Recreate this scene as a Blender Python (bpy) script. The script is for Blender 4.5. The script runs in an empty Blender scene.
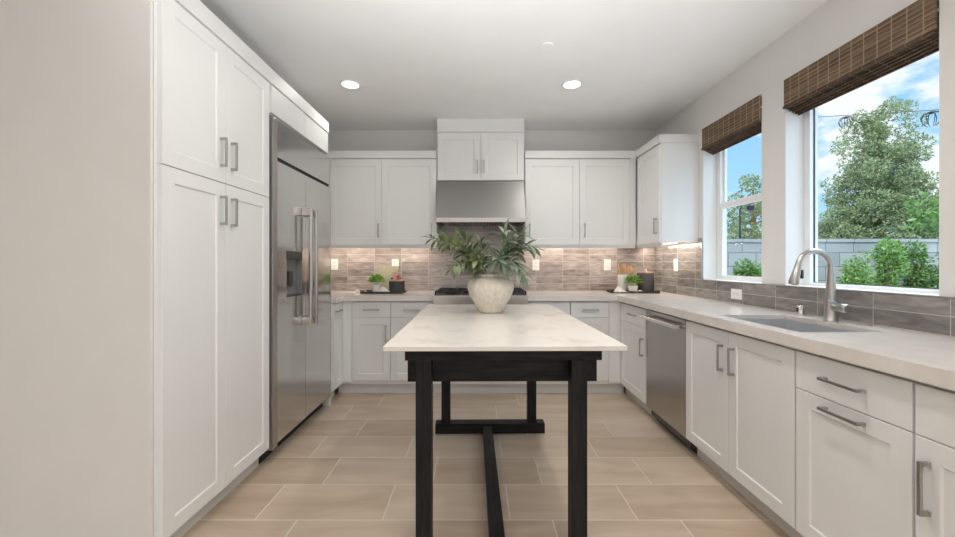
import bpy, bmesh, math, random
import numpy as np
from mathutils import Vector, Matrix, Euler

S = bpy.context.scene
COL = S.collection
rnd = random.Random(7)
PI = math.pi

# ------------------------------------------------------------------ camera
F_PX = 390.0
CAM_H = 1.205
cd = bpy.data.cameras.new('camera')
cd.sensor_fit = 'HORIZONTAL'
cd.sensor_width = 36.0
cd.lens = F_PX / 955 * 36.0
cd.shift_y = -5.0 / 955
cd.clip_start = 0.05
cam = bpy.data.objects.new('camera', cd)
COL.objects.link(cam)
cam.location = (0, 0, CAM_H)
cam.rotation_euler = (PI / 2, 0, 0)
S.camera = cam

# ------------------------------------------------------------------ world, sun, area lights, exposure
def N(nt, t, loc=(0, 0), **kw):
    n = nt.nodes.new(t)
    for k, v in kw.items():
        setattr(n, k, v)
    return n

def lk(nt, a, b):
    nt.links.new(a, b)

def ramp(nt, stops, interp='LINEAR'):
    r = N(nt, 'ShaderNodeValToRGB')
    r.color_ramp.interpolation = interp
    e = r.color_ramp.elements
    while len(e) > 1:
        e.remove(e[-1])
    e[0].position, e[0].color = stops[0][0], (*stops[0][1], 1)
    for p, c in stops[1:]:
        x = e.new(p)
        x.color = (*c, 1)
    return r

def make_world():
    w = bpy.data.worlds.new('sky')
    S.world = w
    w.use_nodes = True
    nt = w.node_tree
    nt.nodes.clear()
    out = N(nt, 'ShaderNodeOutputWorld')
    bg = N(nt, 'ShaderNodeBackground')
    bg.inputs['Strength'].default_value = SKY_STRENGTH
    tc = N(nt, 'ShaderNodeTexCoord')
    sep = N(nt, 'ShaderNodeSeparateXYZ')
    lk(nt, tc.outputs['Generated'], sep.inputs[0])
    grad = ramp(nt, [(0.0, (.52, .78, .95)), (0.15, (.38, .68, .94)), (0.4, (.25, .55, .90)), (.75, (.55, .62, .70)), (1, (.60, .65, .70))])
    lk(nt, sep.outputs['Z'], grad.inputs[0])
    mp = N(nt, 'ShaderNodeMapping')
    mp.inputs['Scale'].default_value = (1, 1, 2.0)
    mp.inputs['Location'].default_value = (0.35, 0.1, 0.0)
    lk(nt, tc.outputs['Generated'], mp.inputs[0])
    nz = N(nt, 'ShaderNodeTexNoise')
    nz.inputs['Scale'].default_value = 3.4
    nz.inputs['Detail'].default_value = 9
    nz.inputs['Roughness'].default_value = .58
    lk(nt, mp.outputs[0], nz.inputs['Vector'])
    # a bank of cumulus in the north-east quarter of the sky
    d = Vector((1.02, 1.0, .40)).normalized()
    dot = N(nt, 'ShaderNodeVectorMath', operation='DOT_PRODUCT')
    dot.inputs[1].default_value = d
    lk(nt, tc.outputs['Generated'], dot.inputs[0])
    mr = N(nt, 'ShaderNodeMapRange')
    mr.inputs['From Min'].default_value = .94
    mr.inputs['From Max'].default_value = 1.0
    mr.inputs['To Min'].default_value = -.08
    mr.inputs['To Max'].default_value = .02
    lk(nt, dot.outputs['Value'], mr.inputs['Value'])
    add = N(nt, 'ShaderNodeMath', operation='ADD')
    lk(nt, nz.outputs['Fac'], add.inputs[0])
    lk(nt, mr.outputs[0], add.inputs[1])
    cr = ramp(nt, [(.515, (0, 0, 0)), (.60, (1, 1, 1))], 'EASE')
    lk(nt, add.outputs[0], cr.inputs[0])
    mx = N(nt, 'ShaderNodeMix', data_type='RGBA')
    lk(nt, cr.outputs[0], mx.inputs['Factor'])
    lk(nt, grad.outputs[0], mx.inputs['A'])
    mx.inputs['B'].default_value = (.90, .93, .97, 1)
    # overhead sky, out of view, boosted to add light to the interior
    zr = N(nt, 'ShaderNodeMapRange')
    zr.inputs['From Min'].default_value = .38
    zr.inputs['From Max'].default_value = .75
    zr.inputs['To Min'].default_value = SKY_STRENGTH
    zr.inputs['To Max'].default_value = SKY_STRENGTH * ZENITH_BOOST
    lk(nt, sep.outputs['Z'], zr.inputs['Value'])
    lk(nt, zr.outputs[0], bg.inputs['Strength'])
    lk(nt, mx.outputs['Result'], bg.inputs['Color'])
    lk(nt, bg.outputs[0], out.inputs[0])

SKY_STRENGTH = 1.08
ZENITH_BOOST = 6.5
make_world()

def area_light(name, loc, rot, sx, sy, power, color=(1, 1, 1)):
    l = bpy.data.lights.new(name, 'AREA')
    l.shape = 'RECTANGLE'
    l.size, l.size_y = sx, sy
    l.energy = power
    l.color = color
    o = bpy.data.objects.new(name, l)
    COL.objects.link(o)
    o.location = loc
    o.rotation_euler = rot
    return o

sun = bpy.data.lights.new('sun', 'SUN')
sun.energy = 2.3
sun.angle = math.radians(2)
sun.color = (1, .95, .87)
so = bpy.data.objects.new('sun', sun)
COL.objects.link(so)
so.rotation_euler = Vector((0.45, 0.55, -0.85)).to_track_quat('-Z', 'Y').to_euler()

# added fill lights behind the camera
area_light('fill_rear', (-1.2, -4.3, 1.35), (PI / 2, 0, 0), 4.6, 2.2, 22, (.95, .975, 1))
area_light('fill_side', (1.86, -1.9, 1.45), (PI / 2, 0, PI / 2), 2.6, 1.7, 34, (.95, .975, 1))
area_light('fill_west', (-4.1, -1.6, 1.45), (PI / 2, 0, -PI / 2), 3.6, 1.9, 7, (.95, .975, 1))
# fill light added to brighten the ceiling, aimed up like a bounced flash
fl_ = area_light('bounce_fill', (.1, -.15, .6), Vector((0, .6, 1)).to_track_quat('-Z', 'Y').to_euler(), .5, .5, 21, (.96, .98, 1))
fl_.data.spread = math.radians(78)

S.view_settings.view_transform = 'Standard'
S.view_settings.look = 'None'
S.view_settings.gamma = 1
S.view_settings.use_curve_mapping = False
S.view_settings.exposure = 0.10
S.cycles.max_bounces = 10
S.cycles.diffuse_bounces = 6
S.cycles.transparent_max_bounces = 12
S.cycles.caustics_reflective = False
S.cycles.caustics_refractive = False
S.cycles.sample_clamp_indirect = 4.0

# ------------------------------------------------------------------ materials
def base_mat(name, color=(.8, .8, .8), rough=.5, metal=0.0, spec=.5):
    m = bpy.data.materials.new(name)
    m.use_nodes = True
    b = m.node_tree.nodes['Principled BSDF']
    b.inputs['Base Color'].default_value = (*color, 1)
    b.inputs['Roughness'].default_value = rough
    b.inputs['Metallic'].default_value = metal
    b.inputs['Specular IOR Level'].default_value = spec
    return m, m.node_tree, b

def noise_mat(name, c1, c2, scale=(8, 8, 8), rough=.5, metal=0.0, bump=0.0, bump_scale=None, detail=4, lo=.35, hi=.65, spec=.5):
    m, nt, b = base_mat(name, c1, rough, metal, spec)
    tc = N(nt, 'ShaderNodeTexCoord')
    mp = N(nt, 'ShaderNodeMapping')
    mp.inputs['Scale'].default_value = scale
    geo = N(nt, 'ShaderNodeNewGeometry')
    lk(nt, geo.outputs['Position'], mp.inputs[0])
    nz = N(nt, 'ShaderNodeTexNoise')
    nz.inputs['Scale'].default_value = 1
    nz.inputs['Detail'].default_value = detail
    lk(nt, mp.outputs[0], nz.inputs['Vector'])
    r = ramp(nt, [(lo, c1), (hi, c2)])
    lk(nt, nz.outputs['Fac'], r.inputs[0])
    lk(nt, r.outputs[0], b.inputs['Base Color'])
    if bump:
        bp = N(nt, 'ShaderNodeBump')
        bp.inputs['Strength'].default_value = bump
        bp.inputs['Distance'].default_value = .004
        src = nz
        if bump_scale:
            mp2 = N(nt, 'ShaderNodeMapping')
            mp2.inputs['Scale'].default_value = bump_scale
            lk(nt, geo.outputs['Position'], mp2.inputs[0])
            src = N(nt, 'ShaderNodeTexNoise')
            src.inputs['Scale'].default_value = 1
            src.inputs['Detail'].default_value = 3
            lk(nt, mp2.outputs[0], src.inputs['Vector'])
        lk(nt, src.outputs['Fac'], bp.inputs['Height'])
        lk(nt, bp.outputs[0], b.inputs['Normal'])
    return m

def brick_mat(name, axis, c1, c2, mortar, bw, rh, msize, phase, offset=0.0, rough=.3, streak=.25, streak_scale=(3, 14), bump=.25, wave=.0, tints=None):
    """tiles laid in a plane: axis = which world axes run along (u, v)"""
    m, nt, b = base_mat(name, c1, rough)
    geo = N(nt, 'ShaderNodeNewGeometry')
    sep = N(nt, 'ShaderNodeSeparateXYZ')
    lk(nt, geo.outputs['Position'], sep.inputs[0])
    comb = N(nt, 'ShaderNodeCombineXYZ')
    for k, a in enumerate(axis):
        ad = N(nt, 'ShaderNodeMath', operation='ADD')
        ad.inputs[1].default_value = phase[k]
        lk(nt, sep.outputs[a], ad.inputs[0])
        lk(nt, ad.outputs[0], comb.inputs[k])
    br = N(nt, 'ShaderNodeTexBrick')
    br.offset = offset
    br.offset_frequency = 2
    br.squash = 1
    br.inputs['Color1'].default_value = (0, 0, 0, 1)
    br.inputs['Color2'].default_value = (1, 1, 1, 1)
    br.inputs['Mortar'].default_value = (.5, .5, .5, 1)
    br.inputs['Scale'].default_value = 1
    br.inputs['Mortar Size'].default_value = msize
    br.inputs['Mortar Smooth'].default_value = .1
    br.inputs['Bias'].default_value = 0
    br.inputs['Brick Width'].default_value = bw
    br.inputs['Row Height'].default_value = rh
    lk(nt, comb.outputs[0], br.inputs['Vector'])
    mp = N(nt, 'ShaderNodeMapping')
    mp.inputs['Scale'].default_value = (streak_scale[0], streak_scale[1], 1)
    lk(nt, comb.outputs[0], mp.inputs[0])
    # each tile gets its own stretch of the streaky glaze
    sv = N(nt, 'ShaderNodeVectorMath', operation='MULTIPLY_ADD')
    sv.inputs[1].default_value = (37, 91, 53)
    lk(nt, br.outputs['Color'], sv.inputs[0])
    lk(nt, mp.outputs[0], sv.inputs[2])
    nz = N(nt, 'ShaderNodeTexNoise')
    nz.inputs['Scale'].default_value = 1
    nz.inputs['Detail'].default_value = 5
    nz.inputs['Distortion'].default_value = .6
    lk(nt, sv.outputs[0], nz.inputs['Vector'])
    mixv = N(nt, 'ShaderNodeMix', data_type='FLOAT')
    mixv.inputs['Factor'].default_value = streak
    sepc = N(nt, 'ShaderNodeSeparateColor')
    lk(nt, br.outputs['Color'], sepc.inputs[0])
    lk(nt, sepc.outputs[0], mixv.inputs['A'])
    nzr = N(nt, 'ShaderNodeMapRange')
    nzr.inputs['From Min'].default_value = .32
    nzr.inputs['From Max'].default_value = .68
    lk(nt, nz.outputs['Fac'], nzr.inputs['Value'])
    lk(nt, nzr.outputs[0], mixv.inputs['B'])
    st = tints or [(0, c1), (1, c2)]
    r = ramp(nt, st)
    lk(nt, mixv.outputs['Result'], r.inputs[0])
    mm = N(nt, 'ShaderNodeMix', data_type='RGBA')
    lk(nt, br.outputs['Fac'], mm.inputs['Factor'])
    lk(nt, r.outputs[0], mm.inputs['A'])
    mm.inputs['B'].default_value = (*mortar, 1)
    lk(nt, mm.outputs['Result'], b.inputs['Base Color'])
    rr = N(nt, 'ShaderNodeMapRange')
    rr.inputs['To Min'].default_value = rough
    rr.inputs['To Max'].default_value = .8
    lk(nt, br.outputs['Fac'], rr.inputs['Value'])
    lk(nt, rr.outputs[0], b.inputs['Roughness'])
    inv = N(nt, 'ShaderNodeMath', operation='SUBTRACT')
    inv.inputs[0].default_value = 1
    lk(nt, br.outputs['Fac'], inv.inputs[1])
    hgt = inv
    if wave:
        n2 = N(nt, 'ShaderNodeTexNoise')
        n2.inputs['Scale'].default_value = 22
        n2.inputs['Detail'].default_value = 2
        sv2 = N(nt, 'ShaderNodeVectorMath', operation='MULTIPLY_ADD')
        sv2.inputs[1].default_value = (3.7, 9.1, 5.3)
        lk(nt, br.outputs['Color'], sv2.inputs[0])
        lk(nt, comb.outputs[0], sv2.inputs[2])
        lk(nt, sv2.outputs[0], n2.inputs['Vector'])
        ma = N(nt, 'ShaderNodeMath', operation='MULTIPLY_ADD')
        ma.inputs[1].default_value = wave
        lk(nt, n2.outputs['Fac'], ma.inputs[0])
        lk(nt, inv.outputs[0], ma.inputs[2])
        hgt = ma
    bp = N(nt, 'ShaderNodeBump')
    bp.inputs['Strength'].default_value = bump
    bp.inputs['Distance'].default_value = .003
    lk(nt, hgt.outputs[0], bp.inputs['Height'])
    lk(nt, bp.outputs[0], b.inputs['Normal'])
    return m

def steel_mat(name, col, rough, grain=(2, 2, 300), amount=.06):
    m, nt, b = base_mat(name, col, rough, 1.0)
    geo = N(nt, 'ShaderNodeNewGeometry')
    mp = N(nt, 'ShaderNodeMapping')
    mp.inputs['Scale'].default_value = grain
    lk(nt, geo.outputs['Position'], mp.inputs[0])
    nz = N(nt, 'ShaderNodeTexNoise')
    nz.inputs['Scale'].default_value = 1
    nz.inputs['Detail'].default_value = 3
    lk(nt, mp.outputs[0], nz.inputs['Vector'])
    mr = N(nt, 'ShaderNodeMapRange')
    mr.inputs['To Min'].default_value = rough - amount
    mr.inputs['To Max'].default_value = rough + amount
    lk(nt, nz.outputs['Fac'], mr.inputs['Value'])
    lk(nt, mr.outputs[0], b.inputs['Roughness'])
    return m

def leaf_mat(name, c1, c2, rough=.45, scale=3.0, trans=.25):
    m, nt, b = base_mat(name, c1, rough)
    geo = N(nt, 'ShaderNodeNewGeometry')
    r = ramp(nt, [(0, c1), (1, c2)])
    lk(nt, geo.outputs['Random Per Island'], r.inputs[0])
    lk(nt, r.outputs[0], b.inputs['Base Color'])
    if trans:
        tr = N(nt, 'ShaderNodeBsdfTranslucent')
        lk(nt, r.outputs[0], tr.inputs['Color'])
        ms = N(nt, 'ShaderNodeMixShader')
        ms.inputs[0].default_value = trans
        lk(nt, b.outputs[0], ms.inputs[1])
        lk(nt, tr.outputs[0], ms.inputs[2])
        out = nt.nodes['Material Output']
        lk(nt, ms.outputs[0], out.inputs['Surface'])
    return m

def emit_mat(name, col, strength):
    m = bpy.data.materials.new(name)
    m.use_nodes = True
    nt = m.node_tree
    nt.nodes.clear()
    e = N(nt, 'ShaderNodeEmission')
    e.inputs['Color'].default_value = (*col, 1)
    e.inputs['Strength'].default_value = strength
    o = N(nt, 'ShaderNodeOutputMaterial')
    lk(nt, e.outputs[0], o.inputs[0])
    return m

def glass_mat():
    m = bpy.data.materials.new('window_glass')
    m.use_nodes = True
    nt = m.node_tree
    nt.nodes.clear()
    t = N(nt, 'ShaderNodeBsdfTransparent')
    t.inputs['Color'].default_value = (.97, .985, .98, 1)
    g = N(nt, 'ShaderNodeBsdfGlossy')
    g.inputs['Roughness'].default_value = .02
    fr = N(nt, 'ShaderNodeFresnel')
    fr.inputs['IOR'].default_value = 1.4
    sc = N(nt, 'ShaderNodeMath', operation='MULTIPLY')
    sc.inputs[1].default_value = .008
    lk(nt, fr.outputs[0], sc.inputs[0])
    ms = N(nt, 'ShaderNodeMixShader')
    lk(nt, sc.outputs[0], ms.inputs[0])
    lk(nt, t.outputs[0], ms.inputs[1])
    lk(nt, g.outputs[0], ms.inputs[2])
    o = N(nt, 'ShaderNodeOutputMaterial')
    lk(nt, ms.outputs[0], o.inputs[0])
    return m

def woven_mat(name, cols, thread):
    """bamboo slats running along Y with paler threads across them"""
    m, nt, b = base_mat(name, cols[0], .75, 0, .2)
    geo = N(nt, 'ShaderNodeNewGeometry')
    mp = N(nt, 'ShaderNodeMapping')
    mp.inputs['Scale'].default_value = (40, 5, 150)
    lk(nt, geo.outputs['Position'], mp.inputs[0])
    nz = N(nt, 'ShaderNodeTexNoise')
    nz.inputs['Scale'].default_value = 1
    nz.inputs['Detail'].default_value = 3
    lk(nt, mp.outputs[0], nz.inputs['Vector'])
    r = ramp(nt, [(.3, cols[0]), (.5, cols[1]), (.7, cols[2])])
    lk(nt, nz.outputs['Fac'], r.inputs[0])
    sep = N(nt, 'ShaderNodeSeparateXYZ')
    lk(nt, geo.outputs['Position'], sep.inputs[0])
    mod = N(nt, 'ShaderNodeMath', operation='MODULO')
    mod.inputs[1].default_value = .064
    ad = N(nt, 'ShaderNodeMath', operation='ADD')
    ad.inputs[1].default_value = 10
    lk(nt, sep.outputs['Y'], ad.inputs[0])
    lk(nt, ad.outputs[0], mod.inputs[0])
    lt = N(nt, 'ShaderNodeMath', operation='LESS_THAN')
    lt.inputs[1].default_value = .006
    lk(nt, mod.outputs[0], lt.inputs[0])
    # broad courses of slats
    mz = N(nt, 'ShaderNodeMath', operation='MODULO')
    mz.inputs[1].default_value = .022
    lk(nt, sep.outputs['Z'], mz.inputs[0])
    lz = N(nt, 'ShaderNodeMath', operation='LESS_THAN')
    lz.inputs[1].default_value = .005
    lk(nt, mz.outputs[0], lz.inputs[0])
    mul = N(nt, 'ShaderNodeMath', operation='MAXIMUM')
    s1 = N(nt, 'ShaderNodeMath', operation='MULTIPLY')
    s1.inputs[1].default_value = .75
    lk(nt, lt.outputs[0], s1.inputs[0])
    s2 = N(nt, 'ShaderNodeMath', operation='MULTIPLY')
    s2.inputs[1].default_value = .45
    lk(nt, lz.outputs[0], s2.inputs[0])
    lk(nt, s1.outputs[0], mul.inputs[0])
    lk(nt, s2.outputs[0], mul.inputs[1])
    mm = N(nt, 'ShaderNodeMix', data_type='RGBA')
    lk(nt, mul.outputs[0], mm.inputs['Factor'])
    lk(nt, r.outputs[0], mm.inputs['A'])
    mm.inputs['B'].default_value = (*thread, 1)
    lk(nt, mm.outputs['Result'], b.inputs['Base Color'])
    bp = N(nt, 'ShaderNodeBump')
    bp.inputs['Strength'].default_value = .6
    bp.inputs['Distance'].default_value = .003
    lk(nt, nz.outputs['Fac'], bp.inputs['Height'])
    lk(nt, bp.outputs[0], b.inputs['Normal'])
    return m

M = {}
M['wall'] = noise_mat('wall_paint', (.765, .757, .74), (.78, .772, .755), (6, 6, 6), .9, bump=.05, bump_scale=(220, 220, 220), spec=.2)
M['ceiling'] = noise_mat('ceiling_paint', (.84, .84, .84), (.86, .86, .86), (4, 4, 4), .95, bump=.05, bump_scale=(200, 200, 200), spec=.1)
M['cab'] = noise_mat('cabinet_paint', (.81, .815, .815), (.825, .83, .83), (3, 3, 3), .38, spec=.35)
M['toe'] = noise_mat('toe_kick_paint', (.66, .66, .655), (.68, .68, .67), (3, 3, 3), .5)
M['trimw'] = noise_mat('white_trim', (.82, .82, .81), (.84, .84, .83), (3, 3, 3), .45)
M['vinyl'] = noise_mat('white_vinyl', (.85, .855, .86), (.87, .875, .88), (3, 3, 3), .35)
M['quartz'] = noise_mat('counter_quartz', (.74, .69, .65), (.79, .75, .715), (9, 9, 9), .14, detail=6)
M['tabletop'] = noise_mat('table_quartz', (.78, .745, .69), (.62, .56, .49), (9, 7, 5), .2, detail=10, lo=.52, hi=.80)
M['black_wood'] = noise_mat('black_stained_wood', (.006, .006, .0065), (.018, .018, .019), (40, 6, 40), .5, bump=.35, bump_scale=(120, 9, 120), spec=.22)
M['black_wood_x'] = noise_mat('black_stained_wood_cross', (.006, .006, .0065), (.018, .018, .019), (6, 40, 60), .5, bump=.35, bump_scale=(9, 120, 120), spec=.22)
M['black_wood_z'] = noise_mat('black_stained_wood_upright', (.006, .006, .0065), (.018, .018, .019), (60, 40, 5), .5, bump=.35, bump_scale=(120, 120, 8), spec=.22)
M['nickel'] = steel_mat('brushed_nickel', (.50, .48, .45), .32, (200, 200, 200))
M['pull'] = steel_mat('pewter_pull', (.46, .445, .43), .36, (200, 200, 200))
M['steel'] = steel_mat('stainless_steel', (.68, .675, .665), .14, (2, 2, 260), .05)
M['steel_dw'] = steel_mat('stainless_steel_dark', (.43, .41, .39), .22, (2, 2, 260), .05)
M['steel_hood'] = steel_mat('stainless_steel_satin', (.29, .285, .28), .42, (260, 2, 2), .05)
M['steel_sink'] = steel_mat('sink_steel', (.74, .74, .75), .42, (200, 200, 200))
M['chrome_satin'] = steel_mat('satin_bar', (.72, .71, .69), .22, (200, 200, 200))
M['dispenser'] = base_mat('grey_plastic', (.20, .20, .20), .4)[0]
M['chrome'] = steel_mat('chrome', (.8, .8, .8), .06, (2, 2, 2), .01)
M['dark'] = base_mat('dark_gap', (.012, .012, .012), .6)[0]
M['dark_plastic'] = base_mat('dark_plastic', (.05, .05, .052), .35)[0]
M['grate'] = noise_mat('cast_iron', (.012, .012, .013), (.03, .03, .03), (60, 60, 60), .55)
M['plate'] = base_mat('white_plastic', (.86, .85, .84), .4)[0]
M['slot'] = base_mat('outlet_slot', (.10, .10, .10), .6)[0]
M['floor'] = brick_mat('floor_tile', ('X', 'Y'), None or (.4, .3, .2), (.5, .4, .3), (.72, .655, .57), .60, .2955, .0032,
                       (.447 + 6.0, -1.832 + .2955 + .2955 * 40), .667, rough=.34, streak=.55, streak_scale=(1.6, 7), bump=.12,
                       tints=[(0, (.40, .305, .215)), (.35, (.49, .385, .285)), (.65, (.57, .46, .355)), (1, (.64, .535, .43))])
T_BACK = [(0, (.165, .132, .125)), (.3, (.275, .231, .219)), (.65, (.405, .352, .335)), (1, (.58, .52, .50))]
M['tile_back'] = brick_mat('wall_tile_back', ('X', 'Z'), (.3, .3, .3), (.5, .5, .5), (.56, .50, .455), .287, .0778, .0016, (5.0 + .116, -.914 + .0778 * 20), 0,
                           rough=.16, streak=.5, streak_scale=(9, 34), bump=.55, wave=2.2, tints=T_BACK)
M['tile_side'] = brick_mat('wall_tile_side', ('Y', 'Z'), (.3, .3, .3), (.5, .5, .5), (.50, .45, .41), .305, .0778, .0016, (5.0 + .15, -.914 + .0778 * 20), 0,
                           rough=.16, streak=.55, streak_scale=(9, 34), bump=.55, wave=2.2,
                           tints=[(0, (.13, .12, .118)), (.35, (.195, .18, .175)), (.65, (.27, .253, .245)), (1, (.38, .36, .35))])  # backlit shade of the window wall put into these darker tints
M['glass'] = glass_mat()
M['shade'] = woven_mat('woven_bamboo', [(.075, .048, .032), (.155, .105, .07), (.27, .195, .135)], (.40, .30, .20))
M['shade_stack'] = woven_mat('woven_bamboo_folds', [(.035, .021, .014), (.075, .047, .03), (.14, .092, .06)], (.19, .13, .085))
M['vase'] = noise_mat('textured_plaster', (.76, .70, .62), (.62, .56, .48), (70, 70, 28), .85, bump=.8, bump_scale=(110, 110, 45), detail=8, lo=.3, hi=.7, spec=.2)
M['stem'] = noise_mat('green_stem', (.16, .19, .07), (.24, .24, .11), (30, 30, 30), .6)
M['leaf_olive'] = leaf_mat('olive_leaf', (.12, .16, .075), (.31, .36, .20), trans=.22)
M['leaf_blue'] = leaf_mat('blue_green_leaf', (.13, .18, .11), (.33, .40, .29), trans=.2)
M['leaf_bright'] = leaf_mat('bright_leaf', (.10, .29, .03), (.34, .58, .10), trans=.3)
M['conifer'] = leaf_mat('conifer_needles', (.10, .145, .06), (.34, .39, .20), rough=.6, trans=.3)
M['shrub'] = leaf_mat('shrub_leaves', (.06, .155, .028), (.24, .41, .10), rough=.5, trans=.3)
M['shrub_dark'] = leaf_mat('shrub_leaves_dark', (.045, .12, .022), (.17, .30, .075), rough=.5, trans=.3)
M['bark'] = noise_mat('bark', (.16, .10, .065), (.30, .19, .12), (8, 8, 2), .9, bump=.8)
M['cmu'] = brick_mat('block_wall', ('X', 'Z'), (.4, .4, .4), (.5, .5, .5), (.13, .135, .14), .40, .20, .006, (6.2, 2.04), .5, rough=.85, streak=.4, streak_scale=(9, 9), bump=.5,
                     tints=[(0, (.24, .25, .255)), (1, (.35, .36, .365))])
M['ground'] = noise_mat('pale_bounce_ground', (.46, .45, .43), (.54, .53, .51), (5, 5, 5), .95, bump=.2)  # unseen ground, made pale to bounce sunlight onto the window reveals
M['black'] = base_mat('black_metal', (.012, .012, .013), .45)[0]
M['tray'] = noise_mat('black_tray', (.015, .014, .014), (.03, .028, .027), (30, 30, 30), .45)
M['pot'] = base_mat('white_ceramic', (.80, .79, .77), .35)[0]
M['soil'] = noise_mat('soil', (.03, .02, .012), (.07, .05, .03), (80, 80, 80), .95)
M['cloth'] = noise_mat('white_linen', (.80, .77, .72), (.72, .68, .63), (30, 30, 30), .9, spec=.1)
M['charcoal'] = noise_mat('charcoal_stoneware', (.035, .034, .036), (.055, .053, .054), (20, 20, 5), .5)
M['copper'] = base_mat('copper_lid', (.45, .29, .21), .4, .5)[0]
M['knob_wood'] = noise_mat('pale_wood', (.62, .45, .30), (.70, .53, .37), (40, 40, 8), .55)
M['wood'] = noise_mat('honey_wood', (.55, .27, .085), (.70, .40, .16), (40, 40, 8), .5)
M['board'] = noise_mat('sage_board', (.36, .34, .24), (.42, .40, .29), (20, 20, 20), .7)
M['pink'] = base_mat('pink_wrap', (.72, .36, .33), .6)[0]
M['red'] = base_mat('dusty_red', (.40, .12, .10), .6)[0]
M['lens'] = emit_mat('lamp_lens', (1, .95, .87), 9)
M['led'] = emit_mat('led_strip', (1, .80, .58), 2.5)

# ------------------------------------------------------------------ mesh helpers
ORG = {}

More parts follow.
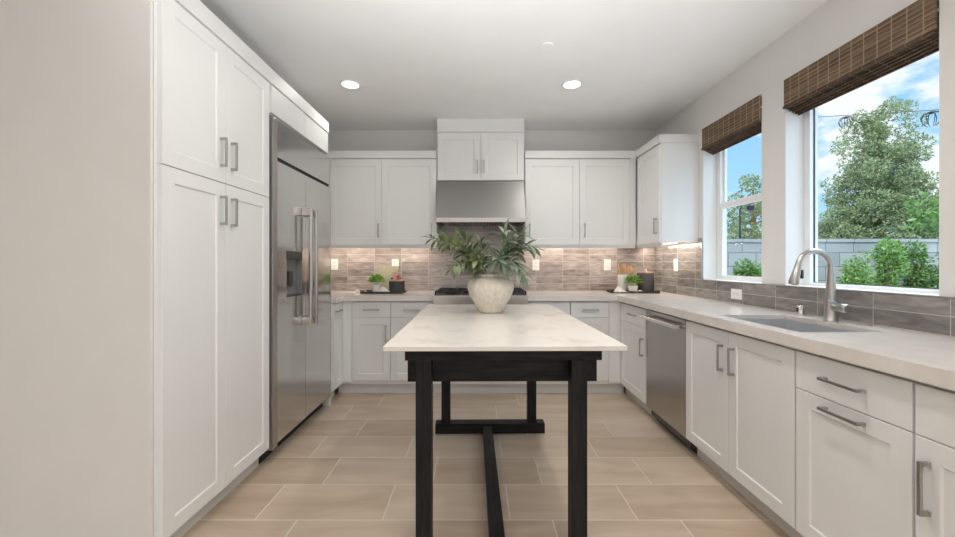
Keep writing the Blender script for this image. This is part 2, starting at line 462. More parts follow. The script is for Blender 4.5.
class MB:
    def __init__(self, fr=None):
        self.v, self.f, self.fr = [], [], fr
    def _add(self, vs, fs):
        n = len(self.v)
        if self.fr:
            vs = [self.fr(*p) for p in vs]
        self.v += [tuple(p) for p in vs]
        self.f += [tuple(i + n for i in q) for q in fs]
        return self
    def box(self, x0, x1, y0, y1, z0, z1, b=0.0):
        if b <= 0:
            vs = [(x, y, z) for x in (x0, x1) for y in (y0, y1) for z in (z0, z1)]
            return self._add(vs, [(0, 1, 3, 2), (4, 6, 7, 5), (0, 4, 5, 1), (2, 3, 7, 6), (0, 2, 6, 4), (1, 5, 7, 3)])
        bm = bmesh.new()
        bmesh.ops.create_cube(bm, size=1)
        for q in bm.verts:
            q.co = Vector(((x0 + x1) / 2 + q.co.x * (x1 - x0), (y0 + y1) / 2 + q.co.y * (y1 - y0), (z0 + z1) / 2 + q.co.z * (z1 - z0)))
        bmesh.ops.bevel(bm, geom=bm.edges[:], offset=b, segments=2, profile=.6, affect='EDGES')
        bm.verts.index_update()
        self._add([q.co[:] for q in bm.verts], [[q.index for q in f.verts] for f in bm.faces])
        bm.free()
        return self
    def tube(self, pts, r, n=10, cap=True):
        pts = [Vector(p) for p in pts]
        if not isinstance(r, (list, tuple)):
            r = [r] * len(pts)
        t0 = (pts[1] - pts[0]).normalized()
        up = Vector((0, 0, 1)) if abs(t0.z) < .9 else Vector((1, 0, 0))
        nrm = t0.cross(up).normalized()
        vs, fs = [], []
        for i, p in enumerate(pts):
            t = (pts[min(i + 1, len(pts) - 1)] - pts[max(i - 1, 0)]).normalized()
            nrm = (nrm - t * nrm.dot(t)).normalized()
            bn = t.cross(nrm)
            for k in range(n):
                a = 2 * PI * k / n
                vs.append(p + (nrm * math.cos(a) + bn * math.sin(a)) * r[i])
        for i in range(len(pts) - 1):
            for k in range(n):
                fs.append((i * n + k, i * n + (k + 1) % n, (i + 1) * n + (k + 1) % n, (i + 1) * n + k))
        if cap:
            fs.append(tuple(range(n))[::-1])
            fs.append(tuple((len(pts) - 1) * n + k for k in range(n)))
        return self._add(vs, fs)
    def lathe(self, c, prof, n=32, axis='Z', cap=True):
        """prof: (radius, height) pairs"""
        vs, fs = [], []
        for r, h in prof:
            for k in range(n):
                a = 2 * PI * k / n
                p = (r * math.cos(a), r * math.sin(a), h)
                if axis == 'X': p = (p[2], p[0], p[1])
                if axis == 'Y': p = (p[0], p[2], p[1])
                vs.append((c[0] + p[0], c[1] + p[1], c[2] + p[2]))
        m = len(prof)
        for i in range(m - 1):
            for k in range(n):
                fs.append((i * n + k, i * n + (k + 1) % n, (i + 1) * n + (k + 1) % n, (i + 1) * n + k))
        if cap:
            fs.append(tuple(range(n))[::-1])
            fs.append(tuple((m - 1) * n + k for k in range(n)))
        return self._add(vs, fs)
    def ball(self, c, rx, ry, rz, n=14, jit=0, R=None):
        prof, vs, fs = [], [], []
        for i in range(1, n):
            th = PI * i / n
            for k in range(n * 2):
                a = PI * k / n
                j = 1 + ((R or rnd).uniform(-jit, jit) if jit else 0)
                vs.append((c[0] + rx * math.sin(th) * math.cos(a) * j, c[1] + ry * math.sin(th) * math.sin(a) * j, c[2] + rz * math.cos(th) * j))
        m = n * 2
        for i in range(n - 2):
            for k in range(m):
                fs.append((i * m + k, (i + 1) * m + k, (i + 1) * m + (k + 1) % m, i * m + (k + 1) % m))
        vs += [(c[0], c[1], c[2] + rz), (c[0], c[1], c[2] - rz)]
        a0, b0 = len(vs) - 2, (n - 2) * m
        for k in range(m):
            fs.append((a0, k, (k + 1) % m))
            fs.append((a0 + 1, b0 + (k + 1) % m, b0 + k))
        return self._add(vs, fs)
    def prism(self, poly, a0, a1, plane='XZ'):
        """poly in plane, extruded along the third axis"""
        def P(u, v, w):
            return {'XZ': (u, w, v), 'YZ': (w, u, v), 'XY': (u, v, w)}[plane]
        n = len(poly)
        vs = [P(u, v, a0) for u, v in poly] + [P(u, v, a1) for u, v in poly]
        fs = [tuple(range(n)), tuple(range(2 * n - 1, n - 1, -1))]
        fs += [(i, (i + 1) % n, n + (i + 1) % n, n + i) for i in range(n)]
        return self._add(vs, fs)
    def cells(self, us, vs_, inc, w0, w1, plane='XY'):
        """slab made of grid cells, so that holes and notches are real"""
        def P(u, v, w):
            return {'XZ': (u, w, v), 'YZ': (w, u, v), 'XY': (u, v, w)}[plane]
        nu, nv = len(us) - 1, len(vs_) - 1
        ok = lambda i, j: 0 <= i < nu and 0 <= j < nv and inc(i, j)
        idx, V, Fc = {}, [], []
        def g(i, j, k):
            if (i, j, k) not in idx:
                idx[(i, j, k)] = len(V)
                V.append(P(us[i], vs_[j], (w0, w1)[k]))
            return idx[(i, j, k)]
        for i in range(nu):
            for j in range(nv):
                if not ok(i, j):
                    continue
                Fc.append((g(i, j, 1), g(i + 1, j, 1), g(i + 1, j + 1, 1), g(i, j + 1, 1)))
                Fc.append((g(i, j, 0), g(i, j + 1, 0), g(i + 1, j + 1, 0), g(i + 1, j, 0)))
                for (di, dj, a, b) in ((-1, 0, (0, 0), (0, 1)), (1, 0, (1, 0), (1, 1)), (0, -1, (0, 0), (1, 0)), (0, 1, (0, 1), (1, 1))):
                    if not ok(i + di, j + dj):
                        A, B = (i + a[0], j + a[1]), (i + b[0], j + b[1])
                        Fc.append((g(*A, 0), g(*B, 0), g(*B, 1), g(*A, 1)))
        return self._add(V, Fc)
    def door(self, u0, u1, z0, z1, w0, t, stile=.062, rec=.006, ch=.0015, flat=False):
        """shaker front in a cabinet frame: u across, w outward, z up (self.fr maps (u, w, z))"""
        L = []
        def ring(i, w):
            L.extend([(u0 + i, w, z0 + i), (u1 - i, w, z0 + i), (u1 - i, w, z1 - i), (u0 + i, w, z1 - i)])
        ring(0, w0); ring(0, w0 + t - ch); ring(ch, w0 + t)
        if not flat:
            ring(stile, w0 + t); ring(stile + .005, w0 + t - rec)
        fs = [(3, 2, 1, 0)]
        nr = len(L) // 4
        for r in range(nr - 1):
            for k in range(4):
                fs.append((r * 4 + k, r * 4 + (k + 1) % 4, (r + 1) * 4 + (k + 1) % 4, (r + 1) * 4 + k))
        fs.append(tuple((nr - 1) * 4 + k for k in range(4)))
        return self._add(L, fs)
    def bounds(self):
        a = np.array(self.v)
        return a.min(0), a.max(0)
    def build(self, name, mat, parent=None, smooth=False, angle=35, label=None):
        me = bpy.data.meshes.new(name)
        if parent is None:
            lo, hi = self.bounds()
            org = Vector(((lo[0] + hi[0]) / 2, (lo[1] + hi[1]) / 2, lo[2]))
        else:
            org = ORG[parent.name]
        me.from_pydata([(p[0] - org.x, p[1] - org.y, p[2] - org.z) for p in self.v], [], self.f)
        bm = bmesh.new()
        bm.from_mesh(me)
        bmesh.ops.recalc_face_normals(bm, faces=bm.faces[:])
        if smooth:
            lim = math.radians(angle)
            for f in bm.faces: f.smooth = True
            for e in bm.edges:
                if len(e.link_faces) == 2 and e.calc_face_angle(0) > lim:
                    e.smooth = False
        bm.to_mesh(me)
        bm.free()
        me.materials.append(mat)
        o = bpy.data.objects.new(name, me)
        COL.objects.link(o)
        ORG[o.name] = org
        if parent is None:
            o.location = org
        else:
            o.parent = parent
        if label: o['label'] = label
        return o

def thing(name, label, cat, loc, group=None, rz=0):
    o = bpy.data.objects.new(name, None)
    o.empty_display_size = .1
    COL.objects.link(o)
    o.location = loc
    o.rotation_euler.z = rz
    ORG[o.name] = Vector(loc)
    o['label'], o['category'] = label, cat
    if group: o['group'] = group
    return o

def tag(o, label, cat, group=None, kind=None):
    o['label'], o['category'] = label, cat
    if group: o['group'] = group
    if kind: o['kind'] = kind
    return o

def struct(o, label=None, cat=None):
    o['kind'] = 'structure'
    if label: o['label'] = label
    if cat: o['category'] = cat
    return o

# ------------------------------------------------------------------ room shell
XR, XL, YB, H = 1.90, -1.90, 4.17, 2.63
W1 = (2.605, 3.286)
W2 = (1.602, 2.41)
WZ0, WZ1 = 1.068, 2.34
struct(MB().box(-4.3, 2.1, -4.6, 4.3, -.12, 0).build('floor', M['floor']), 'large beige stone-look floor tiles laid in staggered rows', 'floor')
struct(MB().box(-4.3, 2.1, -4.6, 4.3, H, H + .12).build('ceiling', M['ceiling']), 'flat white ceiling with two round downlights', 'ceiling')
struct(MB().box(XL - .1, 2.1, YB, YB + .12, 0, H).build('wall_back', M['wall']), 'pale wall behind the range and upper cabinets', 'wall')
ys = [-4.6, W2[0], W2[1], W1[0], W1[1], YB]
zs = [0, WZ0, WZ1, H]
struct(MB().cells(ys, zs, lambda i, j: not (j == 1 and i in (1, 3)), XR, 2.10, 'YZ').build('wall_right', M['wall']), 'pale wall on the right with two window openings', 'wall')
struct(MB().box(XL - .1, XL, 1.61, YB, 0, H).build('wall_left', M['wall']), 'wall hidden behind pantry and refrigerator', 'wall')
struct(MB().cells([-4.3, XL - .1, -1.252], [1.492, 1.504, 1.61], lambda i, j: not (i == 1 and j == 1), 0, H).build('wall_return', M['wall']), 'blank pale wall end at the far left beside the pantry', 'wall')
struct(MB().box(-4.3, -4.2, -4.6, 1.492, 0, H).build('wall_west', M['wall']), 'side wall of the room behind the camera', 'wall')
struct(MB().box(-4.2, XR, -4.6, -4.5, 0, H).build('wall_rear', M['wall']), 'wall of the room behind the camera', 'wall')

# tiled splashback: panels 8 mm thick on the walls
ZC = .914
struct(MB().cells([XL + .001, -.3995, .463, XR - .009], [ZC, 1.42, 1.66], lambda i, j: j == 0 or i == 1, YB - .008, YB, 'XZ').build('backsplash_back', M['tile_back']), 'glossy taupe stacked wall tile behind the range', 'backsplash')
bs = MB().cells([.18, W1[1] + .012, YB - .008], [ZC, WZ0 - .002, 1.42], lambda i, j: not (i == 0 and j == 1), XR - .008, XR, 'YZ')
struct(bs.build('backsplash_right', M['tile_side']), 'glossy stacked wall tile under the windows, backlit shade in its colour', 'backsplash')
tr = MB().box(XR - .010, XR, .18, W1[1] + .012, WZ0 - .002, WZ0 + .002).box(XR - .010, XR, W1[1] + .004, W1[1] + .012, WZ0 - .002, 1.385)
struct(tr.build('trim_1', M['pull']), 'thin grey metal edge trim along the tile below the windows', 'trim')

# windows: vinyl frames set deep in the openings
def window(n, y0, y1, hung, label):
    root = thing('window_%d' % n, label, 'window', (2.05, (y0 + y1) / 2, WZ0))
    root['kind'] = 'structure'
    fw = .045
    xi, xo = 2.015, 2.064
    MB().cells([y0 + .001, y0 + fw, y1 - fw, y1 - .001], [WZ0 + .001, WZ0 + .022, WZ1 - fw, WZ1 - .001], lambda i, j: not (i == 1 and j == 1), xi, xo, 'YZ').build('frame', M['vinyl'], root)
    a, b, z0, z1 = y0 + fw, y1 - fw, WZ0 + .022, WZ1 - fw
    if hung:
        zm = 1.70
        s = .028
        xi -= .010
        low = MB().cells([a, a + s, b - s, b], [z0, z0 + .018, zm - .045, zm], lambda i, j: not (i == 1 and j == 1), xi + .012, xi + .037, 'YZ').build('lower_sash', M['vinyl'], root)
        MB().box(xi + .022, xi + .026, a + s, b - s, z0 + .018, zm - .045).build('pane', M['glass'], low)
        up = MB().cells([a, a + .018, b - .018, b], [zm - .03, zm + .012, z1 - .02, z1], lambda i, j: not (i == 1 and j == 1), xi + .0385, xi + .058, 'YZ').build('upper_sash', M['vinyl'], root)
        MB().box(xi + .047, xi + .050, a + .018, b - .018, zm + .012, z1 - .02).build('pane', M['glass'], up)
    else:
        MB().box(xi + .03, xi + .034, a, b, z0, z1).build('pane', M['glass'], root)
        MB().cells([a, a + .003, b - .003, b], [z0, z0 + .003, z1 - .003, z1], lambda i, j: not (i == 1 and j == 1), xi + .022, xi + .03, 'YZ').build('gasket', M['dark_plastic'], root)
    return root
window(1, *W1, True, 'narrow white sash window nearest the corner')
window(2, *W2, False, 'wide white fixed window above the sink')
# painted reveal liners
for n, (y0, y1) in ((2, W1), (3, W2)):
    t = .004
    m = MB().cells([y0, y0 + t, y1 - t, y1], [WZ0, WZ0 + t, WZ1 - t, WZ1], lambda i, j: not (i == 1 and j == 1), XR + .001, 2.014, 'YZ')
    struct(m.build('trim_%d' % n, M['trimw']), 'white painted reveal of the %s window' % ('narrow' if n == 2 else 'wide'), 'trim')

# ------------------------------------------------------------------ cabinets
XFL, XFR, YF = -1.25, 1.323, 3.58         # carcass fronts; doors add 20 mm
frL = lambda u, w, z: (XFL + w, u, z)
frR = lambda u, w, z: (XFR - w, u, z)
frB = lambda u, w, z: (u, YF - w, z)
T = .02
G = .0018

def pull(fr, u, z, length, vertical, parent, w0=T):
    m = MB(fr)
    h, s, p = length / 2, .0052, .032
    if vertical:
        m.box(u - s, u + s, w0 + p - .008, w0 + p, z - h, z + h, .0015)
        for e in (-1, 1):
            zz = z + e * (h - .006)
            m.box(u - s, u + s, w0, w0 + p - .004, zz - .006, zz + .006)
    else:
        m.box(u - h, u + h, w0 + p - .008, w0 + p, z - s, z + s, .0015)
        for e in (-1, 1):
            uu = u + e * (h - .006)
            m.box(uu - .006, uu + .006, w0, w0 + p - .004, z - s, z + s)
    return m.build('handle', M['pull'], parent, label='pewter bar pull')

def carcass(fr, root, u0, u1, z0, z1, depth, name='carcass'):
    return MB(fr).box(u0, u1, -depth, 0, z0, z1).build(name, M['cab'], root)

def front(fr, root, name, u0, u1, z0, z1, handle=None, flat=False, stile=.062):
    d = MB(fr).door(u0 + G, u1 - G, z0 + G, z1 - G, .0005, T, stile, flat=flat).build(name, M['cab'], root)
    if handle:
        pull(fr, handle[0], handle[1], handle[2], handle[3], d)
    return d

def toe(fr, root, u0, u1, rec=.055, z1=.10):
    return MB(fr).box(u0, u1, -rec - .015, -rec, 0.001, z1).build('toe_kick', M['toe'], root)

def cab(fr, u0, u1, label, base=True, group=None, cat='cabinet', name='base_cabinet', z=0):
    p = fr((u0 + u1) / 2, -.3, z)
    return thing(name, label, cat, p, group)

ZB0, ZB1, ZD = .112, .862, .698
DEP = .57
# --- right run, far to near
c = cab(frR, 3.02, 3.56, 'white cabinet with one drawer over one door, between dishwasher and corner')
carcass(frR, c, 3.02, 3.575, .10, ZB1, DEP)
front(frR, c, 'drawer', 3.025, 3.558, ZD, ZB1 - .012, (3.27, .775, .14, False), True)
front(frR, c, 'door', 3.025, 3.558, ZB0, ZD, (3.07, .545, .14, True))
toe(frR, c, 3.02, 3.63)

c = cab(frR, 1.60, 2.445, 'white two-door cabinet under the sink')
car = MB(frR).box(1.60, 2.445, -DEP, 0, .10, .66).box(1.60, 1.618, -DEP, 0, .66, ZB1).box(2.427, 2.445, -DEP, 0, .66, ZB1).box(1.618, 2.427, -.02, 0, .66, ZB1).build('carcass', M['cab'], c)
front(frR, c, 'door', 2.027, 2.442, ZB0, ZB1 - .012, (2.072, .705, .14, True))
front(frR, c, 'door', 1.603, 2.027, ZB0, ZB1 - .012, (1.982, .705, .14, True))
toe(frR, c, 1.60, 2.445)

c = cab(frR, 1.166, 1.60, 'white cabinet right of the sink, drawer over tall pull-out door with horizontal handles')
carcass(frR, c, 1.166, 1.5995, .10, ZB1, DEP)
front(frR, c, 'drawer', 1.168, 1.597, ZD, ZB1 - .012, (1.385, .775, .155, False), True)
front(frR, c, 'pull_out_door', 1.168, 1.597, ZB0, ZD, (1.385, .664, .155, False))
toe(frR, c, 1.166, 1.5995)

c = cab(frR, .70, 1.165, 'white cabinet nearest the camera, cut off by the right edge of the photo')
carcass(frR, c, .70, 1.1655, .10, ZB1, DEP)
front(frR, c, 'drawer', .702, 1.163, ZD, ZB1 - .012, (.932, .775, .155, False), True)
front(frR, c, 'door', .702, 1.163, ZB0, ZD, (1.125, .555, .155, True))
toe(frR, c, .70, 1.1655)

c = cab(frR, .20, .6995, 'white cabinet at the near end of the right counter, out of frame')
carcass(frR, c, .20, .6995, .10, ZB1, DEP)
front(frR, c, 'drawer', .202, .698, ZD, ZB1 - .012, (.45, .775, .155, False), True)
front(frR, c, 'door', .202, .698, ZB0, ZD, (.65, .555, .155, True))
toe(frR, c, .20, .6995)

# --- dishwasher
c = thing('dishwasher', 'stainless steel dishwasher with a towel-bar handle in the right run of cabinets', 'dishwasher', (1.6, 2.733, 0))
MB(frR).box(2.455, 3.012, -.56, -.02, .04, .858).build('tub', M['dark_plastic'], c)
d = MB(frR).box(2.449, 3.016, -.02, .018, .108, .852, .004).build('door', M['steel_dw'], c)
hb = MB(frR)
hb.tube([(2.475, .070, .80), (2.99, .070, .80)], .0135, 14)
for u in (2.492, 2.973):
    hb.box(u - .012, u + .012, .018, .068, .787, .813, .003)
hb.build('handle', M['chrome_satin'], d, True, label='round towel-bar handle')
MB(frR).box(2.449, 3.016, -.075, -.06, .001, .10).build('toe_panel', M['dark'], c)
MB(frR).box(2.46, 3.005, .0182, .0192, .822, .824).build('control_seam', M['dark'], d)

# --- back run
def back_base(u0, u1, label, split=None, hside=1, hz=.56):
    c = cab(frB, u0, u1, label)
    carcass(frB, c, u0, u1, .10, ZB1, .57)
    return c
c = back_base(-1.2495, -.797, 'white base cabinet left of the range, the one next to the corner')
front(frB, c, 'drawer', -1.146, -.797, ZD + .012, ZB1 - .006, (-.97, .785, .14, False), True)
front(frB, c, 'door', -1.146, -.797, ZB0 + .022, ZD + .012, (-.835, .565, .15, True))
MB(frB).box(-1.2295, -1.148, 0, .018, .115, ZB1).build('filler', M['cab'], c)
toe(frB, c, -1.29, -.797, .04)
c = back_base(-.7965, -.402, 'white base cabinet directly left of the range')
front(frB, c, 'drawer', -.794, -.404, ZD + .012, ZB1 - .006, (-.60, .785, .14, False), True)
front(frB, c, 'door', -.794, -.404, ZB0 + .022, ZD + .012, (-.445, .565, .15, True))
toe(frB, c, -.7965, -.402, .04)
c = back_base(-.4015, .4535, 'white two-door cabinet below the range, behind the table')
bpy.data.objects.remove(c.children[0])
carcass(frB, c, -.4015, .4535, .10, .715, .57)
front(frB, c, 'door', -.40, .026, ZB0 + .022, .715, (-.02, .60, .14, True))
front(frB, c, 'door', .026, .452, ZB0 + .022, .715, (.072, .60, .14, True))
toe(frB, c, -.4015, .4535, .04)
c = back_base(.454, .8475, 'white base cabinet directly right of the range')
front(frB, c, 'drawer', .456, .845, ZD + .012, ZB1 - .006, (.65, .785, .14, False), True)
front(frB, c, 'door', .456, .845, ZB0 + .022, ZD + .012, (.50, .565, .15, True))
toe(frB, c, .454, .8475, .04)
c = back_base(.848, 1.3225, 'white base cabinet on the back wall, beside the right-hand corner')
front(frB, c, 'drawer', .85, 1.20, ZD + .012, ZB1 - .006, (1.03, .785, .14, False), True)
front(frB, c, 'door', .85, 1.20, ZB0 + .022, ZD + .012, (.89, .565, .15, True))
MB(frB).box(1.202, 1.3025, 0, .018, .115, ZB1).build('filler', M['cab'], c)
toe(frB, c, .848, 1.36, .04)

# --- left run beyond the fridge
c = cab(frL, 3.36, 3.575, 'narrow white drawer cabinet in the corner behind the refrigerator')
carcass(frL, c, 3.335, 3.56, .10, ZB1, .56)
front(frL, c, 'drawer', 3.337, 3.558, .715, ZB1 - .006, (3.43, .79, .12, False), True)
front(frL, c, 'door', 3.337, 3.558, ZB0, .715)
toe(frL, c, 3.335, 3.56)

# --- pantry
PZ, PT = 1.594, 2.274
c = cab(frL, 1.51, 2.31, 'tall white pantry cabinet with four doors left of the refrigerator', name='pantry_cabinet')
carcass(frL, c, 1.507, 2.325, .10, 2.281, .63)
uM = 1.907
front(frL, c, 'upper_door', 1.520, uM, PZ, PT, (uM - .040, 1.738, .14, True))
front(frL, c, 'upper_door', uM, 2.306, PZ, PT, (uM + .040, 1.738, .14, True))
front(frL, c, 'lower_door', 1.520, uM, .112, PZ, (uM - .040, 1.459, .14, True))
front(frL, c, 'lower_door', uM, 2.306, .112, PZ, (uM + .040, 1.459, .14, True))
toe(frL, c, 1.507, 2.325)

# --- over-fridge cabinet with side panel
c = cab(frL, 2.34, 3.31, 'shallow white two-door cabinet over the refrigerator', z=2.10, name='wall_cabinet')
carcass(frL, c, 2.326, 3.215, 2.103, 2.281, .63)
front(frL, c, 'door', 2.33, 2.78, 2.106, PT, None, True)
front(frL, c, 'door', 2.78, 3.213, 2.106, PT, None, True)
c = tag(MB(frL).box(3.305, 3.33, -.63, -.002, 0.001, 2.10).build('side_panel', M['cab']), 'tall white end panel at the far side of the refrigerator', 'panel')

# --- refrigerator
c = thing('refrigerator', 'tall built-in stainless steel side-by-side refrigerator with water dispenser', 'refrigerator', (-1.6, 2.82, 0))
MB(frL).box(2.333, 3.30, -.62, -.03, .075, 2.095).build('body', M['dark'], c)
MB(frL).box(2.343, 2.396, -.03, .022, .08, 2.09, .003).build('side_frame', M['nickel'], c)
MB(frL).box(3.264, 3.297, -.03, .010, .08, 2.09, .003).build('side_frame', M['nickel'], c)
MB(frL).box(2.402, 3.260, -.03, .014, 1.862, 2.088, .003).build('grille_panel', M['steel'], c)
MB(frL).box(2.402, 3.260, -.03, .004, 1.838, 1.862).build('hinge_gap', M['dark'], c)
YD = 2.795
dl = MB(frL)
du0, du1, dz0, dz1 = 2.515, 2.735, .985, 1.275
dl.cells([2.402, du0, du1, YD - .003], [.10, dz0, dz1, 1.836], lambda i, j: not (i == 1 and j == 1), -.03, .018)
dl.fr = None
dl.v = []; dl.f = []
dl.cells([2.402, du0, du1, YD - .003], [.10, dz0, dz1, 1.836], lambda i, j: not (i == 1 and j == 1), XFL - .03, XFL + .018, 'YZ')
fd = dl.build('freezer_door', M['steel'], c)
rd = MB(frL).box(YD + .003, 3.260, -.03, .018, .10, 1.836, .003).build('refrigerator_door', M['steel'], c)
def fridge_handle(u, par):
    m = MB(frL)
    m.tube([(u, .075, .775), (u, .075, 1.595)], .014, 16)
    for z in (.80, 1.57):
        m.box(u - .017, u + .017, .018, .075, z - .028, z + .028, .004)
    m.build('handle', M['nickel'], par, True, label='long round vertical bar handle')
fridge_handle(YD - .045, fd)
fridge_handle(YD + .045, rd)
dp = MB(frL).box(du0, du1, -.029, -.02, dz0, dz1).box(du0, du0 + .006, -.02, .017, dz0, dz1).box(du1 - .006, du1, -.02, .017, dz0, dz1).build('dispenser_recess', M['dispenser'], fd)
MB(frL).box(du0, du1, -.02, .0215, dz1 - .045, dz1 + .012, .002).build('control_strip', M['dark_plastic'], dp)
MB(frL).box(du0 + .006, du1 - .006, -.02, .017, dz0, dz0 + .012).build('drip_tray', M['dark_plastic'], dp)
MB(frL).box(du0 + .08, du1 - .08, -.018, -.004, dz0 + .07, dz0 + .17, .003).build('paddle', M['dark_plastic'], dp)
MB(frL).box(2.34, 3.297, -.08, -.06, .001, .095).build('toe_grille', M['dark'], c)

# --- upper cabinets
YU = 3.85
frU = lambda u, w, z: (u, YU - w, z)
UZ0, UZ1 = 1.39, 2.228
UD = YB - YU - .002
def led(fr, root, u0, u1, w, z, par_name='light_bar'):
    lb = MB(fr).box(u0, u1, w - .012, w + .012, z - .010, z - .0005).build('light_bar', M['led'], root, label='lit warm white strip light')
    return lb
def led_light(loc, rot, sx, sy, power, root):
    l = bpy.data.lights.new('strip_light', 'AREA')
    l.shape = 'RECTANGLE'; l.size, l.size_y = sx, sy
    l.energy = power; l.color = (1, .87, .72)
    o = bpy.data.objects.new('strip_light', l)
    COL.objects.link(o)
    o.parent = root
    o.location = Vector(loc) - ORG[root.name]
    o.rotation_euler = rot
c = cab(frU, -1.46, -.402, 'white two-door upper cabinet left of the hood', z=UZ0, name='wall_cabinet')
carcass(frU, c, -1.89, -.402, UZ0, 2.24, UD)
front(frU, c, 'door', -1.46, -.94, UZ0 - .004, UZ1, (-.97, 1.53, .135, True))
front(frU, c, 'door', -.94, -.404, UZ0 - .004, UZ1, (-.447, 1.53, .135, True))
MB(frU).box(-1.89, -.402, -.018, 0, UZ0 - .034, UZ0).build('light_rail', M['cab'], c)
led(frU, c, -1.80, -.45, -.15, UZ0)
led_light((-1.12, YB - .14, UZ0 - .012), (math.radians(18), 0, 0), 1.3, .03, 2.6, c)

c = cab(frU, .466, 1.56, 'white two-door upper cabinet right of the hood', z=UZ0, name='wall_cabinet')
carcass(frU, c, .466, 1.555, UZ0, 2.24, UD)
front(frU, c, 'door', .468, 1.003, UZ0 - .004, UZ1, (.51, 1.53, .135, True))
front(frU, c, 'door', 1.003, 1.497, UZ0 - .004, UZ1, (1.048, 1.53, .135, True))
MB(frU).box(1.499, 1.555, 0, .018, UZ0, 2.24).build('filler', M['cab'], c)
MB(frU).box(.466, 1.555, -.018, 0, UZ0 - .034, UZ0).build('light_rail', M['cab'], c)
led(frU, c, .50, 1.50, -.15, UZ0)
led_light((1.02, YB - .14, UZ0 - .012), (math.radians(18), 0, 0), 1.0, .03, 2.0, c)

XU = 1.578
frS = lambda u, w, z: (XU - w, u, z)
c = cab(frS, 3.34, 3.83, 'white single-door upper cabinet on the right wall beside the window', z=UZ0, name='wall_cabinet')
carcass(frS, c, 3.345, YB - .002, UZ0, 2.24, XR - XU - .002)
front(frS, c, 'door', 3.347, 3.80, UZ0 - .004, UZ1, (3.385, 1.53, .135, True))
MB(frS).box(3.345, 3.845, -.018, 0, UZ0 - .034, UZ0).build('light_rail', M['cab'], c)
led(frS, c, 3.40, 4.0, -.15, UZ0)
led_light((XR - .14, 3.74, UZ0 - .012), (0, math.radians(-18), 0), .03, .75, 2.8, c)

c = cab(frU, -.40, .463, 'white two-door cabinet with boxed top above the range hood', z=2.02, name='wall_cabinet')
carcass(frU, c, -.396, .460, 2.02, 2.50, UD)
front(frU, c, 'door', -.394, .031, 2.02, 2.488, (-.002, 2.155, .125, True))
front(frU, c, 'door', .031, .458, 2.02, 2.488, (.064, 2.155, .125, True))
MB(frU).box(-.397, .461, -UD, .016, 2.50, H - .001).build('boxed_top', M['cab'], c)

# crown boards
CZ0, CZ1 = 2.241, 2.312
def crown(m, label, name='crown_molding'):
    return tag(m.build(name, M['cab']), label, 'molding')
crown(MB().box(XL + .002, -1.226, 1.507, 3.218, 2.2815, 2.366), 'flat white crown board over the pantry and refrigerator')
crown(MB().box(-1.89, -.4035, YU - .024, YB - .002, CZ0, CZ1), 'flat white crown board over the upper cabinet left of the hood')
crown(MB().cells([.4675, XU - .024, XR - .002], [3.336, YU - .024, YB - .002], lambda i, j: not (i == 0 and j == 0), CZ0, CZ1), 'flat white crown board over the upper cabinets right of the hood, turning the corner')

# ------------------------------------------------------------------ countertops
z0c = .864
m = MB().cells([XL + .002, -1.211, -.404], [3.335, 3.535, YB - .009], lambda i, j: not (i == 1 and j == 0), z0c, ZC)
tag(m.build('countertop', M['quartz']), 'pale quartz countertop left of the range', 'countertop')
SX0, SX1, SY0, SY1 = 1.367, 1.735, 1.65, 2.203
zt_ = .892
m = MB().cells([.456, 1.277, SX0, SX1, XR - .009], [.19, SY0, SY1, 3.535, YB - .009],
               lambda i, j: (i >= 1 or j == 3) and not (i == 2 and j == 1), zt_, ZC)
m.box(1.277, 1.302, .19, 3.535, z0c, zt_).box(.456, 1.302, 3.535, 3.56, z0c, zt_)
tag(m.build('countertop', M['quartz']), 'long pale quartz countertop along the window wall with the sink cut into it', 'countertop')

# sink
c = thing('sink', 'rectangular stainless undermount sink below the wide window', 'sink', ((SX0 + SX1) / 2, (SY0 + SY1) / 2, .66))
e = .008
sk = MB()
sk.box(SX0 - .012, SX0 - .002, SY0 - .012, SY1 + .012, .668, zt_ - .001)
sk.box(SX1 + .002, SX1 + .012, SY0 - .012, SY1 + .012, .668, zt_ - .001)
sk.box(SX0 - .002, SX1 + .002, SY0 - .012, SY0 - .002, .668, zt_ - .001)
sk.box(SX0 - .002, SX1 + .002, SY1 + .002, SY1 + .012, .668, zt_ - .001)
sk.box(SX0 - .012, SX1 + .012, SY0 - .012, SY1 + .012, .661, .668)
sk.build('basin', M['steel_sink'], c)
MB().lathe(((SX0 + SX1) / 2 + .08, 1.93, .668), [(.045, 0), (.045, .002), (.038, .003), (.03, .001)], 28).build('drain', M['chrome'], c, True)

# faucet
fx, fy = 1.79, 1.975
c = thing('faucet', 'brushed nickel gooseneck kitchen faucet behind the sink', 'faucet', (fx, fy, ZC))
MB().lathe((fx, fy, ZC + .0005), [(.030, 0), (.030, .004), (.0285, .006), (.026, .07), (.0225, .13), (.0185, .19), (.016, .24), (.015, .25)], 28).build('base', M['nickel'], c, True)
pts = [(fx, fy, ZC + .24), (fx, fy, 1.185)]
R = .083
for k in range(0, 15):
    a = PI * k / 14 * .93
    pts.append((fx - R + R * math.cos(a), fy, 1.185 + R * math.sin(a)))
lx, lz = pts[-1][0], pts[-1][2]
sp = MB().tube(pts, .0143, 18).build('spout', M['nickel'], c, True)
dx, dz = -.25, -.97
hd = MB().tube([(lx, fy, lz), (lx + dx * .03, fy, lz + dz * .03), (lx + dx * .035, fy, lz + dz * .035), (lx + dx * .10, fy, lz + dz * .095), (lx + dx * .106, fy, lz + dz * .106)], [.015, .016, .0175, .0225, .021], 18)
hd = hd.build('spray_head', M['nickel'], c, True)
